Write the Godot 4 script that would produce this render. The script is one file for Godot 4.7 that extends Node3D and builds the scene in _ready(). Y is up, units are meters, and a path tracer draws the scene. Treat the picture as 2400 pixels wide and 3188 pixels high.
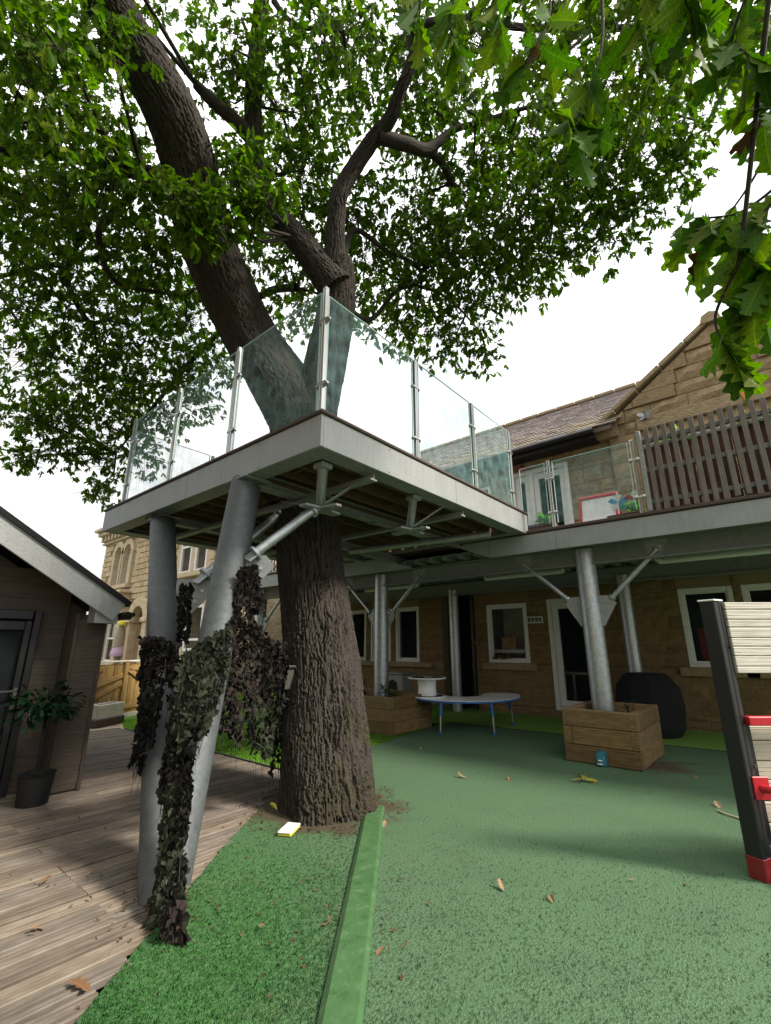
extends Node3D
# A nursery playground: an oak grows through a raised glass-railed platform beside a stone school with a first-floor balcony.
# x runs along the school wall, -z into the school, y up, metres.

class MB:
	var v := PackedVector3Array()
	var n := PackedVector3Array()
	var uv := PackedVector2Array()
	var c := PackedColorArray()
	var tint := Color.WHITE
	var uo := Vector2.ZERO

	func tri(a: Vector3, b: Vector3, d: Vector3, na: Vector3, nb: Vector3, nd: Vector3, ua := Vector2.ZERO, ub := Vector2.ZERO, ud := Vector2.ZERO) -> void:
		if (b - a).cross(d - a).dot(na + nb + nd) > 0.0:
			v.append(a); v.append(d); v.append(b)
			n.append(na); n.append(nd); n.append(nb)
			uv.append(ua + uo); uv.append(ud + uo); uv.append(ub + uo)
		else:
			v.append(a); v.append(b); v.append(d)
			n.append(na); n.append(nb); n.append(nd)
			uv.append(ua + uo); uv.append(ub + uo); uv.append(ud + uo)
		c.append(tint); c.append(tint); c.append(tint)

	func flat(a: Vector3, b: Vector3, d: Vector3, out: Vector3, ua := Vector2.ZERO, ub := Vector2.ZERO, ud := Vector2.ZERO) -> void:
		var m := (b - a).cross(d - a)
		if m.length_squared() < 1e-16:
			return
		m = m.normalized()
		if m.dot(out) < 0.0:
			m = -m
		tri(a, b, d, m, m, m, ua, ub, ud)

	func quad(a: Vector3, b: Vector3, d: Vector3, e: Vector3, out: Vector3, ua := Vector2(0, 0), ub := Vector2(1, 0), ud := Vector2(1, 1), ue := Vector2(0, 1)) -> void:
		flat(a, b, d, out, ua, ub, ud)
		flat(a, d, e, out, ua, ud, ue)

	func box(at: Vector3, size: Vector3, bevel := 0.0, basis := Basis.IDENTITY) -> void:
		var h := size * 0.5
		var b: float = min(bevel, min(h.x, min(h.y, h.z)) * 0.9)
		var L := 0
		if size.y > size.x and size.y >= size.z:
			L = 1
		elif size.z > size.x and size.z > size.y:
			L = 2
		for k in 3:
			var p := (k + 1) % 3
			var q := (k + 2) % 3
			for s in [-1.0, 1.0]:
				var pts: Array[Vector3] = []
				var us: Array[Vector2] = []
				for w in [[-1.0, -1.0], [1.0, -1.0], [1.0, 1.0], [-1.0, 1.0]]:
					var x := Vector3.ZERO
					x[k] = s * h[k]
					x[p] = w[0] * (h[p] - b)
					x[q] = w[1] * (h[q] - b)
					pts.append(at + basis * x)
					if k == L:
						us.append(Vector2(x[p], x[q]))
					else:
						var o := p if q == L else q
						us.append(Vector2(x[L], x[o] + x[k] * 1.7))
				var nn := Vector3.ZERO
				nn[k] = s
				quad(pts[0], pts[1], pts[2], pts[3], basis * nn, us[0], us[1], us[2], us[3])
				if b > 0.0:
					# the chamfers of this axis' edges: edge along q between faces k and p
					for t in [-1.0, 1.0]:
						var e: Array[Vector3] = []
						for w in [[0, -1.0], [1, -1.0], [1, 1.0], [0, 1.0]]:
							var x := Vector3.ZERO
							x[k] = s * (h[k] - (b if w[0] == 1 else 0.0))
							x[p] = t * (h[p] - (0.0 if w[0] == 1 else b))
							x[q] = w[1] * (h[q] - b)
							e.append(at + basis * x)
						var on := Vector3.ZERO
						on[k] = s
						on[p] = t
						quad(e[0], e[1], e[2], e[3], basis * on, us[0], us[1], us[1] + Vector2(0, b), us[0] + Vector2(0, b))
		if b > 0.0:
			for sx in [-1.0, 1.0]:
				for sy in [-1.0, 1.0]:
					for sz in [-1.0, 1.0]:
						var g := Vector3(sx, sy, sz)
						flat(at + basis * (g * (h - Vector3(0, b, b))), at + basis * (g * (h - Vector3(b, 0, b))), at + basis * (g * (h - Vector3(b, b, 0))), basis * g)

	# a box between two points: w across, d the other way; up tells which way d points
	func bar(a: Vector3, b: Vector3, w: float, d: float, bevel := 0.0, up := Vector3.UP) -> void:
		var x := (b - a).normalized()
		var z := x.cross(up)
		if z.length() < 0.01:
			z = x.cross(Vector3.BACK)
		z = z.normalized()
		box((a + b) * 0.5, Vector3(a.distance_to(b), d, w), bevel, Basis(x, z.cross(x).normalized(), z))

	func tube(pts: Array, radii: Array, seg := 10, cap := true) -> void:
		var rows: Array[PackedVector3Array] = []
		var nrm: Array[PackedVector3Array] = []
		var side := Vector3.ZERO
		for i in pts.size():
			var t: Vector3 = (pts[min(i + 1, pts.size() - 1)] - pts[max(i - 1, 0)]).normalized()
			if i == 0:
				side = t.cross(Vector3(0.31, 0.2, 0.93)).normalized()
			else:
				side = (side - t * side.dot(t)).normalized()
			var up := t.cross(side)
			var row := PackedVector3Array()
			var rn := PackedVector3Array()
			for k in seg + 1:
				var d := side * cos(TAU * k / seg) + up * sin(TAU * k / seg)
				row.append(pts[i] + d * radii[i])
				rn.append(d)
			rows.append(row)
			nrm.append(rn)
		var l := 0.0
		for i in pts.size() - 1:
			var l2: float = l + pts[i].distance_to(pts[i + 1])
			for k in seg:
				var u0: float = TAU * radii[i] * k / seg
				var u1: float = TAU * radii[i] * (k + 1) / seg
				tri(rows[i][k], rows[i][k + 1], rows[i + 1][k + 1], nrm[i][k], nrm[i][k + 1], nrm[i + 1][k + 1], Vector2(l, u0), Vector2(l, u1), Vector2(l2, u1))
				tri(rows[i][k], rows[i + 1][k + 1], rows[i + 1][k], nrm[i][k], nrm[i + 1][k + 1], nrm[i + 1][k], Vector2(l, u0), Vector2(l2, u1), Vector2(l2, u0))
			l = l2
		if cap:
			for e in [0, pts.size() - 1]:
				var o: Vector3 = (pts[0] - pts[1]) if e == 0 else (pts[e] - pts[e - 1])
				for k in seg:
					flat(pts[e], rows[e][k], rows[e][k + 1], o, Vector2.ZERO, Vector2(cos(TAU * k / seg), sin(TAU * k / seg)) * radii[e], Vector2(cos(TAU * (k + 1) / seg), sin(TAU * (k + 1) / seg)) * radii[e])

	func cyl(a: Vector3, b: Vector3, ra: float, rb := -1.0, seg := 16) -> void:
		tube([a, b], [ra, ra if rb < 0.0 else rb], seg)

	# profile: points (radius, height); about a vertical axis at "at"
	func lathe(at: Vector3, prof: Array, seg := 20, smooth := true) -> void:
		for i in prof.size() - 1:
			var p: Vector2 = prof[i]
			var q: Vector2 = prof[i + 1]
			var s := Vector2(q.y - p.y, p.x - q.x).normalized()
			for k in seg:
				var a0 := TAU * k / seg
				var a1 := TAU * (k + 1) / seg
				var d0 := Vector3(cos(a0), 0, sin(a0))
				var d1 := Vector3(cos(a1), 0, sin(a1))
				if not smooth:
					var m := (d0 + d1).normalized()
					quad(at + d0 * p.x + Vector3.UP * p.y, at + d1 * p.x + Vector3.UP * p.y, at + d1 * q.x + Vector3.UP * q.y, at + d0 * q.x + Vector3.UP * q.y, m * s.x + Vector3.UP * s.y, Vector2(a0 * p.x, p.y), Vector2(a1 * p.x, p.y), Vector2(a1 * q.x, q.y), Vector2(a0 * q.x, q.y))
					continue
				var n0 := d0 * s.x + Vector3.UP * s.y
				var n1 := d1 * s.x + Vector3.UP * s.y
				tri(at + d0 * p.x + Vector3.UP * p.y, at + d1 * p.x + Vector3.UP * p.y, at + d1 * q.x + Vector3.UP * q.y, n0, n1, n1, Vector2(a0 * p.x, p.y), Vector2(a1 * p.x, p.y), Vector2(a1 * q.x, q.y))
				tri(at + d0 * p.x + Vector3.UP * p.y, at + d1 * q.x + Vector3.UP * q.y, at + d0 * q.x + Vector3.UP * q.y, n0, n1, n0, Vector2(a0 * p.x, p.y), Vector2(a1 * q.x, q.y), Vector2(a0 * q.x, q.y))

	# a flat polygon given as (x, y) in xf's plane, thickened along xf's z by depth (both ways from the middle)
	func prism(poly: PackedVector2Array, depth: float, xf: Transform3D) -> void:
		var idx := Geometry2D.triangulate_polygon(poly)
		for s in [-0.5, 0.5]:
			for i in range(0, idx.size(), 3):
				var p := [poly[idx[i]], poly[idx[i + 1]], poly[idx[i + 2]]]
				flat(xf * Vector3(p[0].x, p[0].y, s * depth), xf * Vector3(p[1].x, p[1].y, s * depth), xf * Vector3(p[2].x, p[2].y, s * depth), xf.basis.z * s, p[0], p[1], p[2])
		var cw := Geometry2D.is_polygon_clockwise(poly)
		for i in poly.size():
			var p := poly[i]
			var q := poly[(i + 1) % poly.size()]
			var e := q - p
			var o := Vector2(e.y, -e.x) * (-1.0 if cw else 1.0)
			quad(xf * Vector3(p.x, p.y, -depth / 2), xf * Vector3(q.x, q.y, -depth / 2), xf * Vector3(q.x, q.y, depth / 2), xf * Vector3(p.x, p.y, depth / 2), xf.basis * Vector3(o.x, o.y, 0), Vector2(0, 0), Vector2(e.length(), 0), Vector2(e.length(), depth), Vector2(0, depth))

	func mesh(shift := Vector3.ZERO) -> ArrayMesh:
		if shift != Vector3.ZERO:
			for i in v.size():
				v[i] -= shift
		var a := []
		a.resize(Mesh.ARRAY_MAX)
		a[Mesh.ARRAY_VERTEX] = v
		a[Mesh.ARRAY_NORMAL] = n
		a[Mesh.ARRAY_TEX_UV] = uv
		a[Mesh.ARRAY_COLOR] = c
		var m := ArrayMesh.new()
		m.add_surface_from_arrays(Mesh.PRIMITIVE_TRIANGLES, a)
		return m

var M := {}
var used := {}
var rng := RandomNumberGenerator.new()

func rnd(a: float, b: float) -> float:
	return rng.randf_range(a, b)

func V(x: float, y: float, z: float) -> Vector3:
	return Vector3(x, y, z)

func lin(r: float, g: float, b: float) -> Color:
	return Color(r, g, b).linear_to_srgb()

func numbered(called: String) -> String:
	var k: int = used.get(called, 0)
	used[called] = k + 1
	return called if k == 0 else "%s_%03d" % [called, k]

func thing(called: String, label: String, category: String, at := Vector3.ZERO, group := "") -> Node3D:
	var o := Node3D.new()
	o.name = numbered(called)
	add_child(o, true)
	o.position = at
	tag(o, label, category, group)
	return o

func tag(o: Node3D, label: String, category: String, group := "") -> Node3D:
	o.set_meta("label", label)
	o.set_meta("category", category)
	if group != "":
		o.set_meta("group", group)
	return o

func origin_of(o: Node) -> Vector3:
	var p := Vector3.ZERO
	while o is Node3D and o != self:
		p += o.position
		o = o.get_parent()
	return p

# commits what mb collected (in world metres) as one named mesh under parent
func obj(called: String, mb: MB, mat: Material, parent: Node = self, label := "") -> MeshInstance3D:
	var o := MeshInstance3D.new()
	o.name = numbered(called) if parent == self else called
	o.mesh = mb.mesh(origin_of(parent))
	o.material_override = mat
	parent.add_child(o, true)
	if label != "":
		o.set_meta("label", label)
	return o

func solo(called: String, mb: MB, mat: Material, at: Vector3, label: String, category: String, group := "") -> MeshInstance3D:
	var o := MeshInstance3D.new()
	o.name = numbered(called)
	o.mesh = mb.mesh(at)
	o.position = at
	o.material_override = mat
	add_child(o, true)
	tag(o, label, category, group)
	return o

func struct(called: String, mb: MB, mat: Material) -> MeshInstance3D:
	var o := obj(called, mb, mat)
	o.set_meta("kind", "structure")
	return o

# a piece that shares its mesh with its like
func piece(called: String, mesh: Mesh, mat: Material, parent: Node3D, at: Vector3, basis := Basis.IDENTITY) -> MeshInstance3D:
	var o := MeshInstance3D.new()
	o.name = called
	o.mesh = mesh
	o.material_override = mat
	parent.add_child(o, true)
	o.transform = Transform3D(basis, at - origin_of(parent))
	return o

var boxes := {}
func box_mesh(size: Vector3, bevel: float, variant := 0) -> Mesh:
	var key := [size, bevel, variant]
	if not boxes.has(key):
		var b := MB.new()
		b.uo = Vector2(variant * 0.37, variant * 0.61)
		b.box(Vector3.ZERO, size, bevel)
		boxes[key] = b.mesh()
	return boxes[key]

# ---------- textures ----------
func noise(w: int, h: int, freq: float, octaves: int, sd: int, kind := FastNoiseLite.TYPE_SIMPLEX_SMOOTH, fractal := FastNoiseLite.FRACTAL_FBM) -> Image:
	var f := FastNoiseLite.new()
	f.seed = sd
	f.noise_type = kind
	f.frequency = freq
	f.fractal_type = fractal
	f.fractal_octaves = octaves
	var im := f.get_seamless_image(w, h, false, false, 0.15, true)
	im.convert(Image.FORMAT_L8)
	return im

func stretched(size: int, k: int, freq: float, octaves: int, sd: int) -> Image:
	var im := noise(size / k, size, freq, octaves, sd)
	im.resize(size, size, Image.INTERPOLATE_CUBIC)
	return im

func blend(a: Image, b: Image, wa: float, wb: float, off := 0.0) -> Image:
	var da := a.get_data()
	var db := b.get_data()
	var o := PackedByteArray()
	o.resize(da.size())
	for i in da.size():
		o[i] = clampi(int(da[i] * wa + db[i] * wb + off), 0, 255)
	return Image.create_from_data(a.get_width(), a.get_height(), false, Image.FORMAT_L8, o)

# greys to colours: cols are linear base colours at even steps
func ramp(g: Image, cols: Array) -> ImageTexture:
	var lut: Array[PackedByteArray] = []
	for i in 256:
		var t := i / 255.0 * (cols.size() - 1)
		var k: int = min(int(t), cols.size() - 2)
		var a: Color = cols[k]
		var col := a.lerp(cols[k + 1], t - k).linear_to_srgb()
		lut.append(PackedByteArray([int(col.r * 255), int(col.g * 255), int(col.b * 255)]))
	var d := g.get_data()
	var o := PackedByteArray()
	for i in d.size():
		o.append_array(lut[d[i]])
	return ImageTexture.create_from_image(Image.create_from_data(g.get_width(), g.get_height(), false, Image.FORMAT_RGB8, o))

func bump(g: Image, s: float) -> ImageTexture:
	var im: Image = g.duplicate()
	im.convert(Image.FORMAT_RGBA8)
	im.bump_map_to_normal_map(s)
	return ImageTexture.create_from_image(im)

func mat(tex: Texture2D, rough: float, scale: float, nrm: Texture2D = null, tri := true, metal := 0.0) -> StandardMaterial3D:
	var m := StandardMaterial3D.new()
	m.albedo_texture = tex
	m.roughness = rough
	m.metallic = metal
	m.uv1_scale = Vector3.ONE * scale
	if nrm != null and M.has("wood_n") and nrm == M.wood_n:
		m.uv1_scale = V(scale * .42, scale * 1.35, scale)
	m.uv1_triplanar = tri
	if tri:
		m.uv1_triplanar_sharpness = 4.0
	if nrm:
		m.normal_enabled = true
		m.normal_texture = nrm
	m.vertex_color_use_as_albedo = true
	return m

func plain(r: float, g: float, b: float, rough := 0.6, metal := 0.0) -> StandardMaterial3D:
	var m := StandardMaterial3D.new()
	m.albedo_color = lin(r, g, b)
	m.roughness = rough
	m.metallic = metal
	return m

func tinted(m: StandardMaterial3D, r: float, g: float, b: float) -> StandardMaterial3D:
	var o: StandardMaterial3D = m.duplicate()
	o.albedo_color = lin(r, g, b)
	return o

func C(r: float, g: float, b: float) -> Color:
	return Color(r, g, b)

func make_materials() -> void:
	var fine := noise(512, 512, 0.09, 3, 11)
	var mid := noise(512, 512, 0.02, 5, 12)
	var speck := noise(512, 512, 0.25, 2, 13, FastNoiseLite.TYPE_CELLULAR)
	var g := blend(fine, speck, 0.65, 0.5, -18)
	M.turf = mat(ramp(g, [C(.029, .063, .029), C(.054, .112, .051), C(.076, .147, .069), C(.165, .24, .135)]), 0.95, 1.15, bump(g, 5.0), false)
	M.lawn = mat(ramp(blend(fine, mid, .7, .3), [C(.05, .12, .01), C(.14, .30, .03), C(.22, .42, .05)]), 0.95, 1.5, bump(fine, 4.0), false)
	# wood along u
	var gr := blend(stretched(512, 16, 0.05, 4, 21), stretched(512, 64, 0.16, 3, 22), .55, .5, -8)
	var gr2 := blend(gr, mid, .7, .35, -10)
	M.wood_n = bump(gr, 3.0)
	M.deck = mat(ramp(gr2, [C(.08, .058, .042), C(.14, .108, .082), C(.24, .197, .158), C(.36, .312, .262)]), 0.8, 1.1, M.wood_n, false)
	M.sleeper = mat(ramp(gr2, [C(.05, .03, .012), C(.145, .09, .036), C(.215, .142, .062), C(.32, .225, .11)]), 0.85, 1.1, M.wood_n, false)
	M.joist = mat(ramp(gr2, [C(.045, .025, .009), C(.10, .058, .024), C(.15, .09, .04)]), 0.85, 0.9, M.wood_n, false)
	M.fence = mat(ramp(gr2, [C(.12, .065, .018), C(.30, .175, .055), C(.40, .25, .09), C(.47, .32, .13)]), 0.8, 1.1, M.wood_n, false)
	M.slat = mat(ramp(gr2, [C(.09, .072, .062), C(.165, .138, .12), C(.235, .203, .182)]), 0.85, 1.2, M.wood_n, false)
	M.pale_wood = mat(ramp(gr2, [C(.22, .19, .15), C(.52, .48, .40), C(.62, .58, .50), C(.72, .68, .60)]), 0.8, 1.3, M.wood_n, false)
	M.cap = mat(ramp(gr2, [C(.035, .022, .018), C(.075, .045, .035), C(.11, .07, .055)]), 0.7, 1.2, M.wood_n, false)
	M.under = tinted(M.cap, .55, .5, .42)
	M.clad = mat(ramp(gr2, [C(.062, .046, .034), C(.084, .064, .048), C(.105, .081, .061)]), 0.8, 0.8, M.wood_n, false)
	M.house_clad = mat(ramp(gr2, [C(.18, .12, .10), C(.36, .26, .22), C(.48, .38, .33)]), 0.8, .6, M.wood_n, false)
	# stone
	var sg := blend(noise(512, 512, 0.012, 5, 31), noise(512, 512, 0.12, 3, 32), .55, .45)
	var sn := bump(blend(noise(512, 512, 0.03, 5, 33), fine, .7, .3), 6.0)
	M.stone = mat(ramp(sg, [C(.15, .095, .045), C(.25, .175, .09), C(.31, .23, .125), C(.40, .31, .19)]), 0.92, 0.9, sn)
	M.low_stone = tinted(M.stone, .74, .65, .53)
	M.dress = mat(ramp(sg, [C(.20, .145, .075), C(.28, .21, .12), C(.34, .265, .16)]), 0.92, 0.7, sn)
	M.mortar = mat(ramp(fine, [C(.20, .15, .085), C(.27, .21, .13)]), 0.95, 2.0)
	M.far_stone = mat(ramp(sg, [C(.24, .17, .09), C(.42, .32, .19), C(.52, .41, .26), C(.62, .52, .36)]), 0.92, 0.45, sn)
	M.far_dress = mat(ramp(sg, [C(.34, .26, .16), C(.50, .40, .27), C(.58, .48, .34)]), 0.92, 0.4, sn)
	M.slate = mat(ramp(blend(sg, gr, .6, .4), [C(.12, .095, .10), C(.24, .20, .195), C(.33, .28, .26), C(.40, .35, .26)]), 0.8, 1.0, sn)
	M.paving = mat(ramp(sg, [C(.34, .26, .17), C(.46, .36, .25), C(.54, .44, .32)]), 0.9, 1.0, sn)
	M.ground = mat(ramp(sg, [C(.09, .10, .06), C(.14, .15, .09)]), 0.95, 0.5)
	# metals
	var sp := blend(noise(512, 512, 0.06, 2, 41, FastNoiseLite.TYPE_CELLULAR), noise(512, 512, 0.015, 4, 42), .45, .6, -10)
	M.galv = mat(ramp(sp, [C(.26, .275, .285), C(.40, .42, .43), C(.50, .52, .53), C(.6, .62, .63)]), 0.42, 1.4, bump(sp, .6), true, 0.75)
	M.rail_grey = plain(.12, .12, .115, .6)
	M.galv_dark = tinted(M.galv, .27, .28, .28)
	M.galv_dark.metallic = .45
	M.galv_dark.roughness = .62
	M.steel = mat(ramp(sp, [C(.20, .21, .205), C(.30, .31, .30), C(.38, .39, .375)]), 0.6, 1.2, null, true, 0.35)
	var drip := stretched(512, 16, 0.045, 4, 44)
	drip.rotate_90(CLOCKWISE)
	M.fascia = mat(ramp(blend(blend(noise(512, 512, 0.008, 5, 43), fine, .75, .25), drip, .6, .4), [C(.20, .205, .19), C(.275, .283, .278), C(.305, .313, .31), C(.32, .327, .324)]), 0.5, .6, bump(fine, .5))
	M.inox = plain(.55, .54, .52, .28, 1.0)
	M.dark_steel = plain(.07, .065, .06, .45, .6)
	M.ceiling = mat(ramp(mid, [C(.15, .165, .15), C(.20, .215, .195)]), .6, .7)
	M.beam_paint = mat(ramp(mid, [C(.15, .16, .145), C(.20, .21, .19)]), .6, .8)
	M.white = mat(ramp(mid, [C(.62, .62, .59), C(.74, .74, .71)]), .45, .8)
	M.white_hard = plain(.8, .8, .78, .35)
	M.black = plain(.012, .012, .013, .45)
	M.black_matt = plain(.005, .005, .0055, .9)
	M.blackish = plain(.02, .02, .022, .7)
	M.red = plain(.45, .015, .025, .35)
	M.dark_red = plain(.20, .012, .014, .5)
	M.blue = plain(.015, .12, .36, .4)
	M.teal = plain(.02, .13, .17, .4)
	M.yellow = plain(.72, .62, .06, .5)
	M.soil = mat(ramp(fine, [C(.02, .012, .008), C(.06, .035, .022)]), .95, 3.0, bump(speck, 8.0))
	M.beam_green = mat(ramp(mid, [C(.03, .082, .027), C(.05, .12, .042), C(.058, .132, .048), C(.10, .17, .085)]), .5, .9, bump(fine, .8))
	M.room = plain(.26, .25, .23, .9)
	M.brown_plastic = plain(.07, .045, .035, .5)
	M.pot = plain(.008, .008, .0085, .7)
	M.grey_plastic = plain(.22, .21, .2, .5)
	# bark
	var bk := blend(stretched(512, 16, 0.05, 4, 51), fine, .7, .35, -8)
	M.bark = mat(ramp(bk, [C(.009, .0065, .0045), C(.025, .0185, .0135), C(.044, .0345, .0265), C(.082, .067, .053)]), .95, 1.1, bump(bk, 3.0), false)
	# glass
	var gl := StandardMaterial3D.new()
	gl.transparency = BaseMaterial3D.TRANSPARENCY_ALPHA
	gl.albedo_color = Color(1, 1, 1, .29)
	var sm := blend(noise(512, 512, 0.012, 5, 71), drip, .75, .45, -20)
	var gi := Image.create(512, 512, false, Image.FORMAT_RGBA8)
	var sd := sm.get_data()
	for y in 512:
		for x in 512:
			gi.set_pixel(x, y, Color(.62, .77, .77, clampf(.20 + .75 * (sd[y * 512 + x] / 255.0 - .3), .05, 1.0)))
	gl.albedo_texture = ImageTexture.create_from_image(gi)
	gl.uv1_triplanar = true
	gl.uv1_scale = Vector3.ONE * .7
	gl.roughness = 0.02
	gl.metallic_specular = 0.22
	M.glass = gl
	var gk := gl.duplicate()
	gk.albedo_color = Color(.30, .33, .35, .22)
	M.pane = gk
	M.glass_edge = plain(.45, .62, .58, .2)
	# cloth flaps and leaves
	var lv := leaf_texture()
	M.leaf = foliage(lv, Color(1, 1, 1), Color(.86, 1.0, .16), .65)
	M.big_leaf = foliage(lv, Color(1, 1, 1), Color(.86, 1.0, .16), .65)
	M.shrub = foliage(lv, lin(.016, .048, .022), Color(.1, .2, .05), .3)
	M.dry = foliage(lv, Color(1, 1, 1), Color(.2, .15, .1), .8)
	M.cloth = foliage(null, Color(1, 1, 1), Color(.05, .05, .04), .9)
	M.blade = foliage(null, Color(1, 1, 1), Color(.12, .2, .08), .8)

func foliage(tex: Texture2D, col: Color, back: Color, rough: float) -> StandardMaterial3D:
	var m := StandardMaterial3D.new()
	m.albedo_texture = tex
	m.albedo_color = col
	m.roughness = rough
	m.metallic_specular = .25
	m.backlight_enabled = true
	m.backlight = back
	m.cull_mode = BaseMaterial3D.CULL_DISABLED
	m.vertex_color_use_as_albedo = true
	return m

func leaf_texture() -> ImageTexture:
	var w := 256
	var h := 128
	var f := noise(w, h, .06, 3, 61)
	var im := Image.create(w, h, false, Image.FORMAT_RGB8)
	for y in h:
		for x in w:
			var d: float = abs(y - h / 2.0 + 0.5) / (h / 2.0)
			var vein := smoothstep(.045, .015, d)
			var s := fposmod((x / float(w) * 9.0) - d * 1.5, 1.0)
			vein = max(vein, .6 * smoothstep(.13, .03, min(s, 1.0 - s)) * (1.0 - d * .5))
			var b := .62 + .25 * f.get_pixel(x, y).r
			b = lerp(b, 1.0, vein * .8)
			im.set_pixel(x, y, Color(b, b, b * .96))
	return ImageTexture.create_from_image(im)

# a lobed oak leaf lying along +x from its stalk, its upper face to +y
func oak_leaf(length: float, width: float, samples: int, lobes: float, fold: float, curl: float) -> ArrayMesh:
	var b := MB.new()
	var rows := []
	for i in samples + 1:
		var t := float(i) / samples
		var base := pow(sin(PI * pow(t, .85)), .75) * (.55 + .6 * t) if t < 1.0 else 0.0
		var lobe := 1.0 if t > .96 or t < .1 else (.74 + .30 * cos(TAU * lobes * (t - .08)))
		var hw := width * .5 * base * lobe + .004 * length
		if i == 0:
			hw = .008 * length
		var y := -curl * t * t * length
		rows.append([Vector3(t * length, y, 0), Vector3(t * length + hw * .25, y + hw * fold, hw), Vector3(t * length + hw * .25, y + hw * fold, -hw), hw])
	for i in samples:
		var p: Array = rows[i]
		var q: Array = rows[i + 1]
		for s in [1, 2]:
			var sg := 1.0 if s == 1 else -1.0
			var nn := Vector3(curl * 1.2, 1, -fold * sg).normalized()
			var v0 := .5 + .5 * sg * clampf(p[3] / (width * .5), 0, 1)
			var v1 := .5 + .5 * sg * clampf(q[3] / (width * .5), 0, 1)
			var t0 := float(i) / samples
			var t1 := float(i + 1) / samples
			b.tri(p[0], p[s], q[s], nn, nn, nn, Vector2(t0, .5), Vector2(t0, v0), Vector2(t1, v1))
			b.tri(p[0], q[s], q[0], nn, nn, nn, Vector2(t0, .5), Vector2(t1, v1), Vector2(t1, .5))
	return b.mesh()

func scatter(called: String, mesh: Mesh, material: Material, at: Array, tints: Array, parent: Node = self) -> MultiMeshInstance3D:
	var mm := MultiMesh.new()
	mm.transform_format = MultiMesh.TRANSFORM_3D
	mm.use_colors = true
	mm.mesh = mesh
	mm.instance_count = at.size()
	var shift := origin_of(parent)
	for i in at.size():
		var t: Transform3D = at[i]
		t.origin -= shift
		mm.set_instance_transform(i, t)
		mm.set_instance_color(i, tints[i])
	var o := MultiMeshInstance3D.new()
	o.name = numbered(called) if parent == self else called
	o.multimesh = mm
	o.material_override = material
	parent.add_child(o, true)
	o.set_meta("kind", "stuff")
	return o

func frame_of(x: Vector3, up: Vector3) -> Basis:
	x = x.normalized()
	var y := up - x * up.dot(x)
	if y.length() < .001:
		y = Vector3(.3, .2, .9) - x * x.dot(Vector3(.3, .2, .9))
	y = y.normalized()
	return Basis(x, y, x.cross(y))

func any_dir() -> Vector3:
	var z := rnd(-1, 1)
	var a := rnd(0, TAU)
	var r := sqrt(1.0 - z * z)
	return Vector3(r * cos(a), z, r * sin(a))

func curve(pts: Array, steps: int) -> Array:
	var o := []
	for i in pts.size() - 1:
		var a: Vector3 = pts[max(i - 1, 0)]
		var d: Vector3 = pts[min(i + 2, pts.size() - 1)]
		for k in steps:
			o.append((pts[i] as Vector3).cubic_interpolate(pts[i + 1], a, d, float(k) / steps))
	o.append(pts[pts.size() - 1])
	return o

func values(vals: Array, steps: int) -> Array:
	var o := []
	for i in vals.size() - 1:
		for k in steps:
			o.append(lerpf(vals[i], vals[i + 1], float(k) / steps))
	o.append(vals[vals.size() - 1])
	return o

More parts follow.
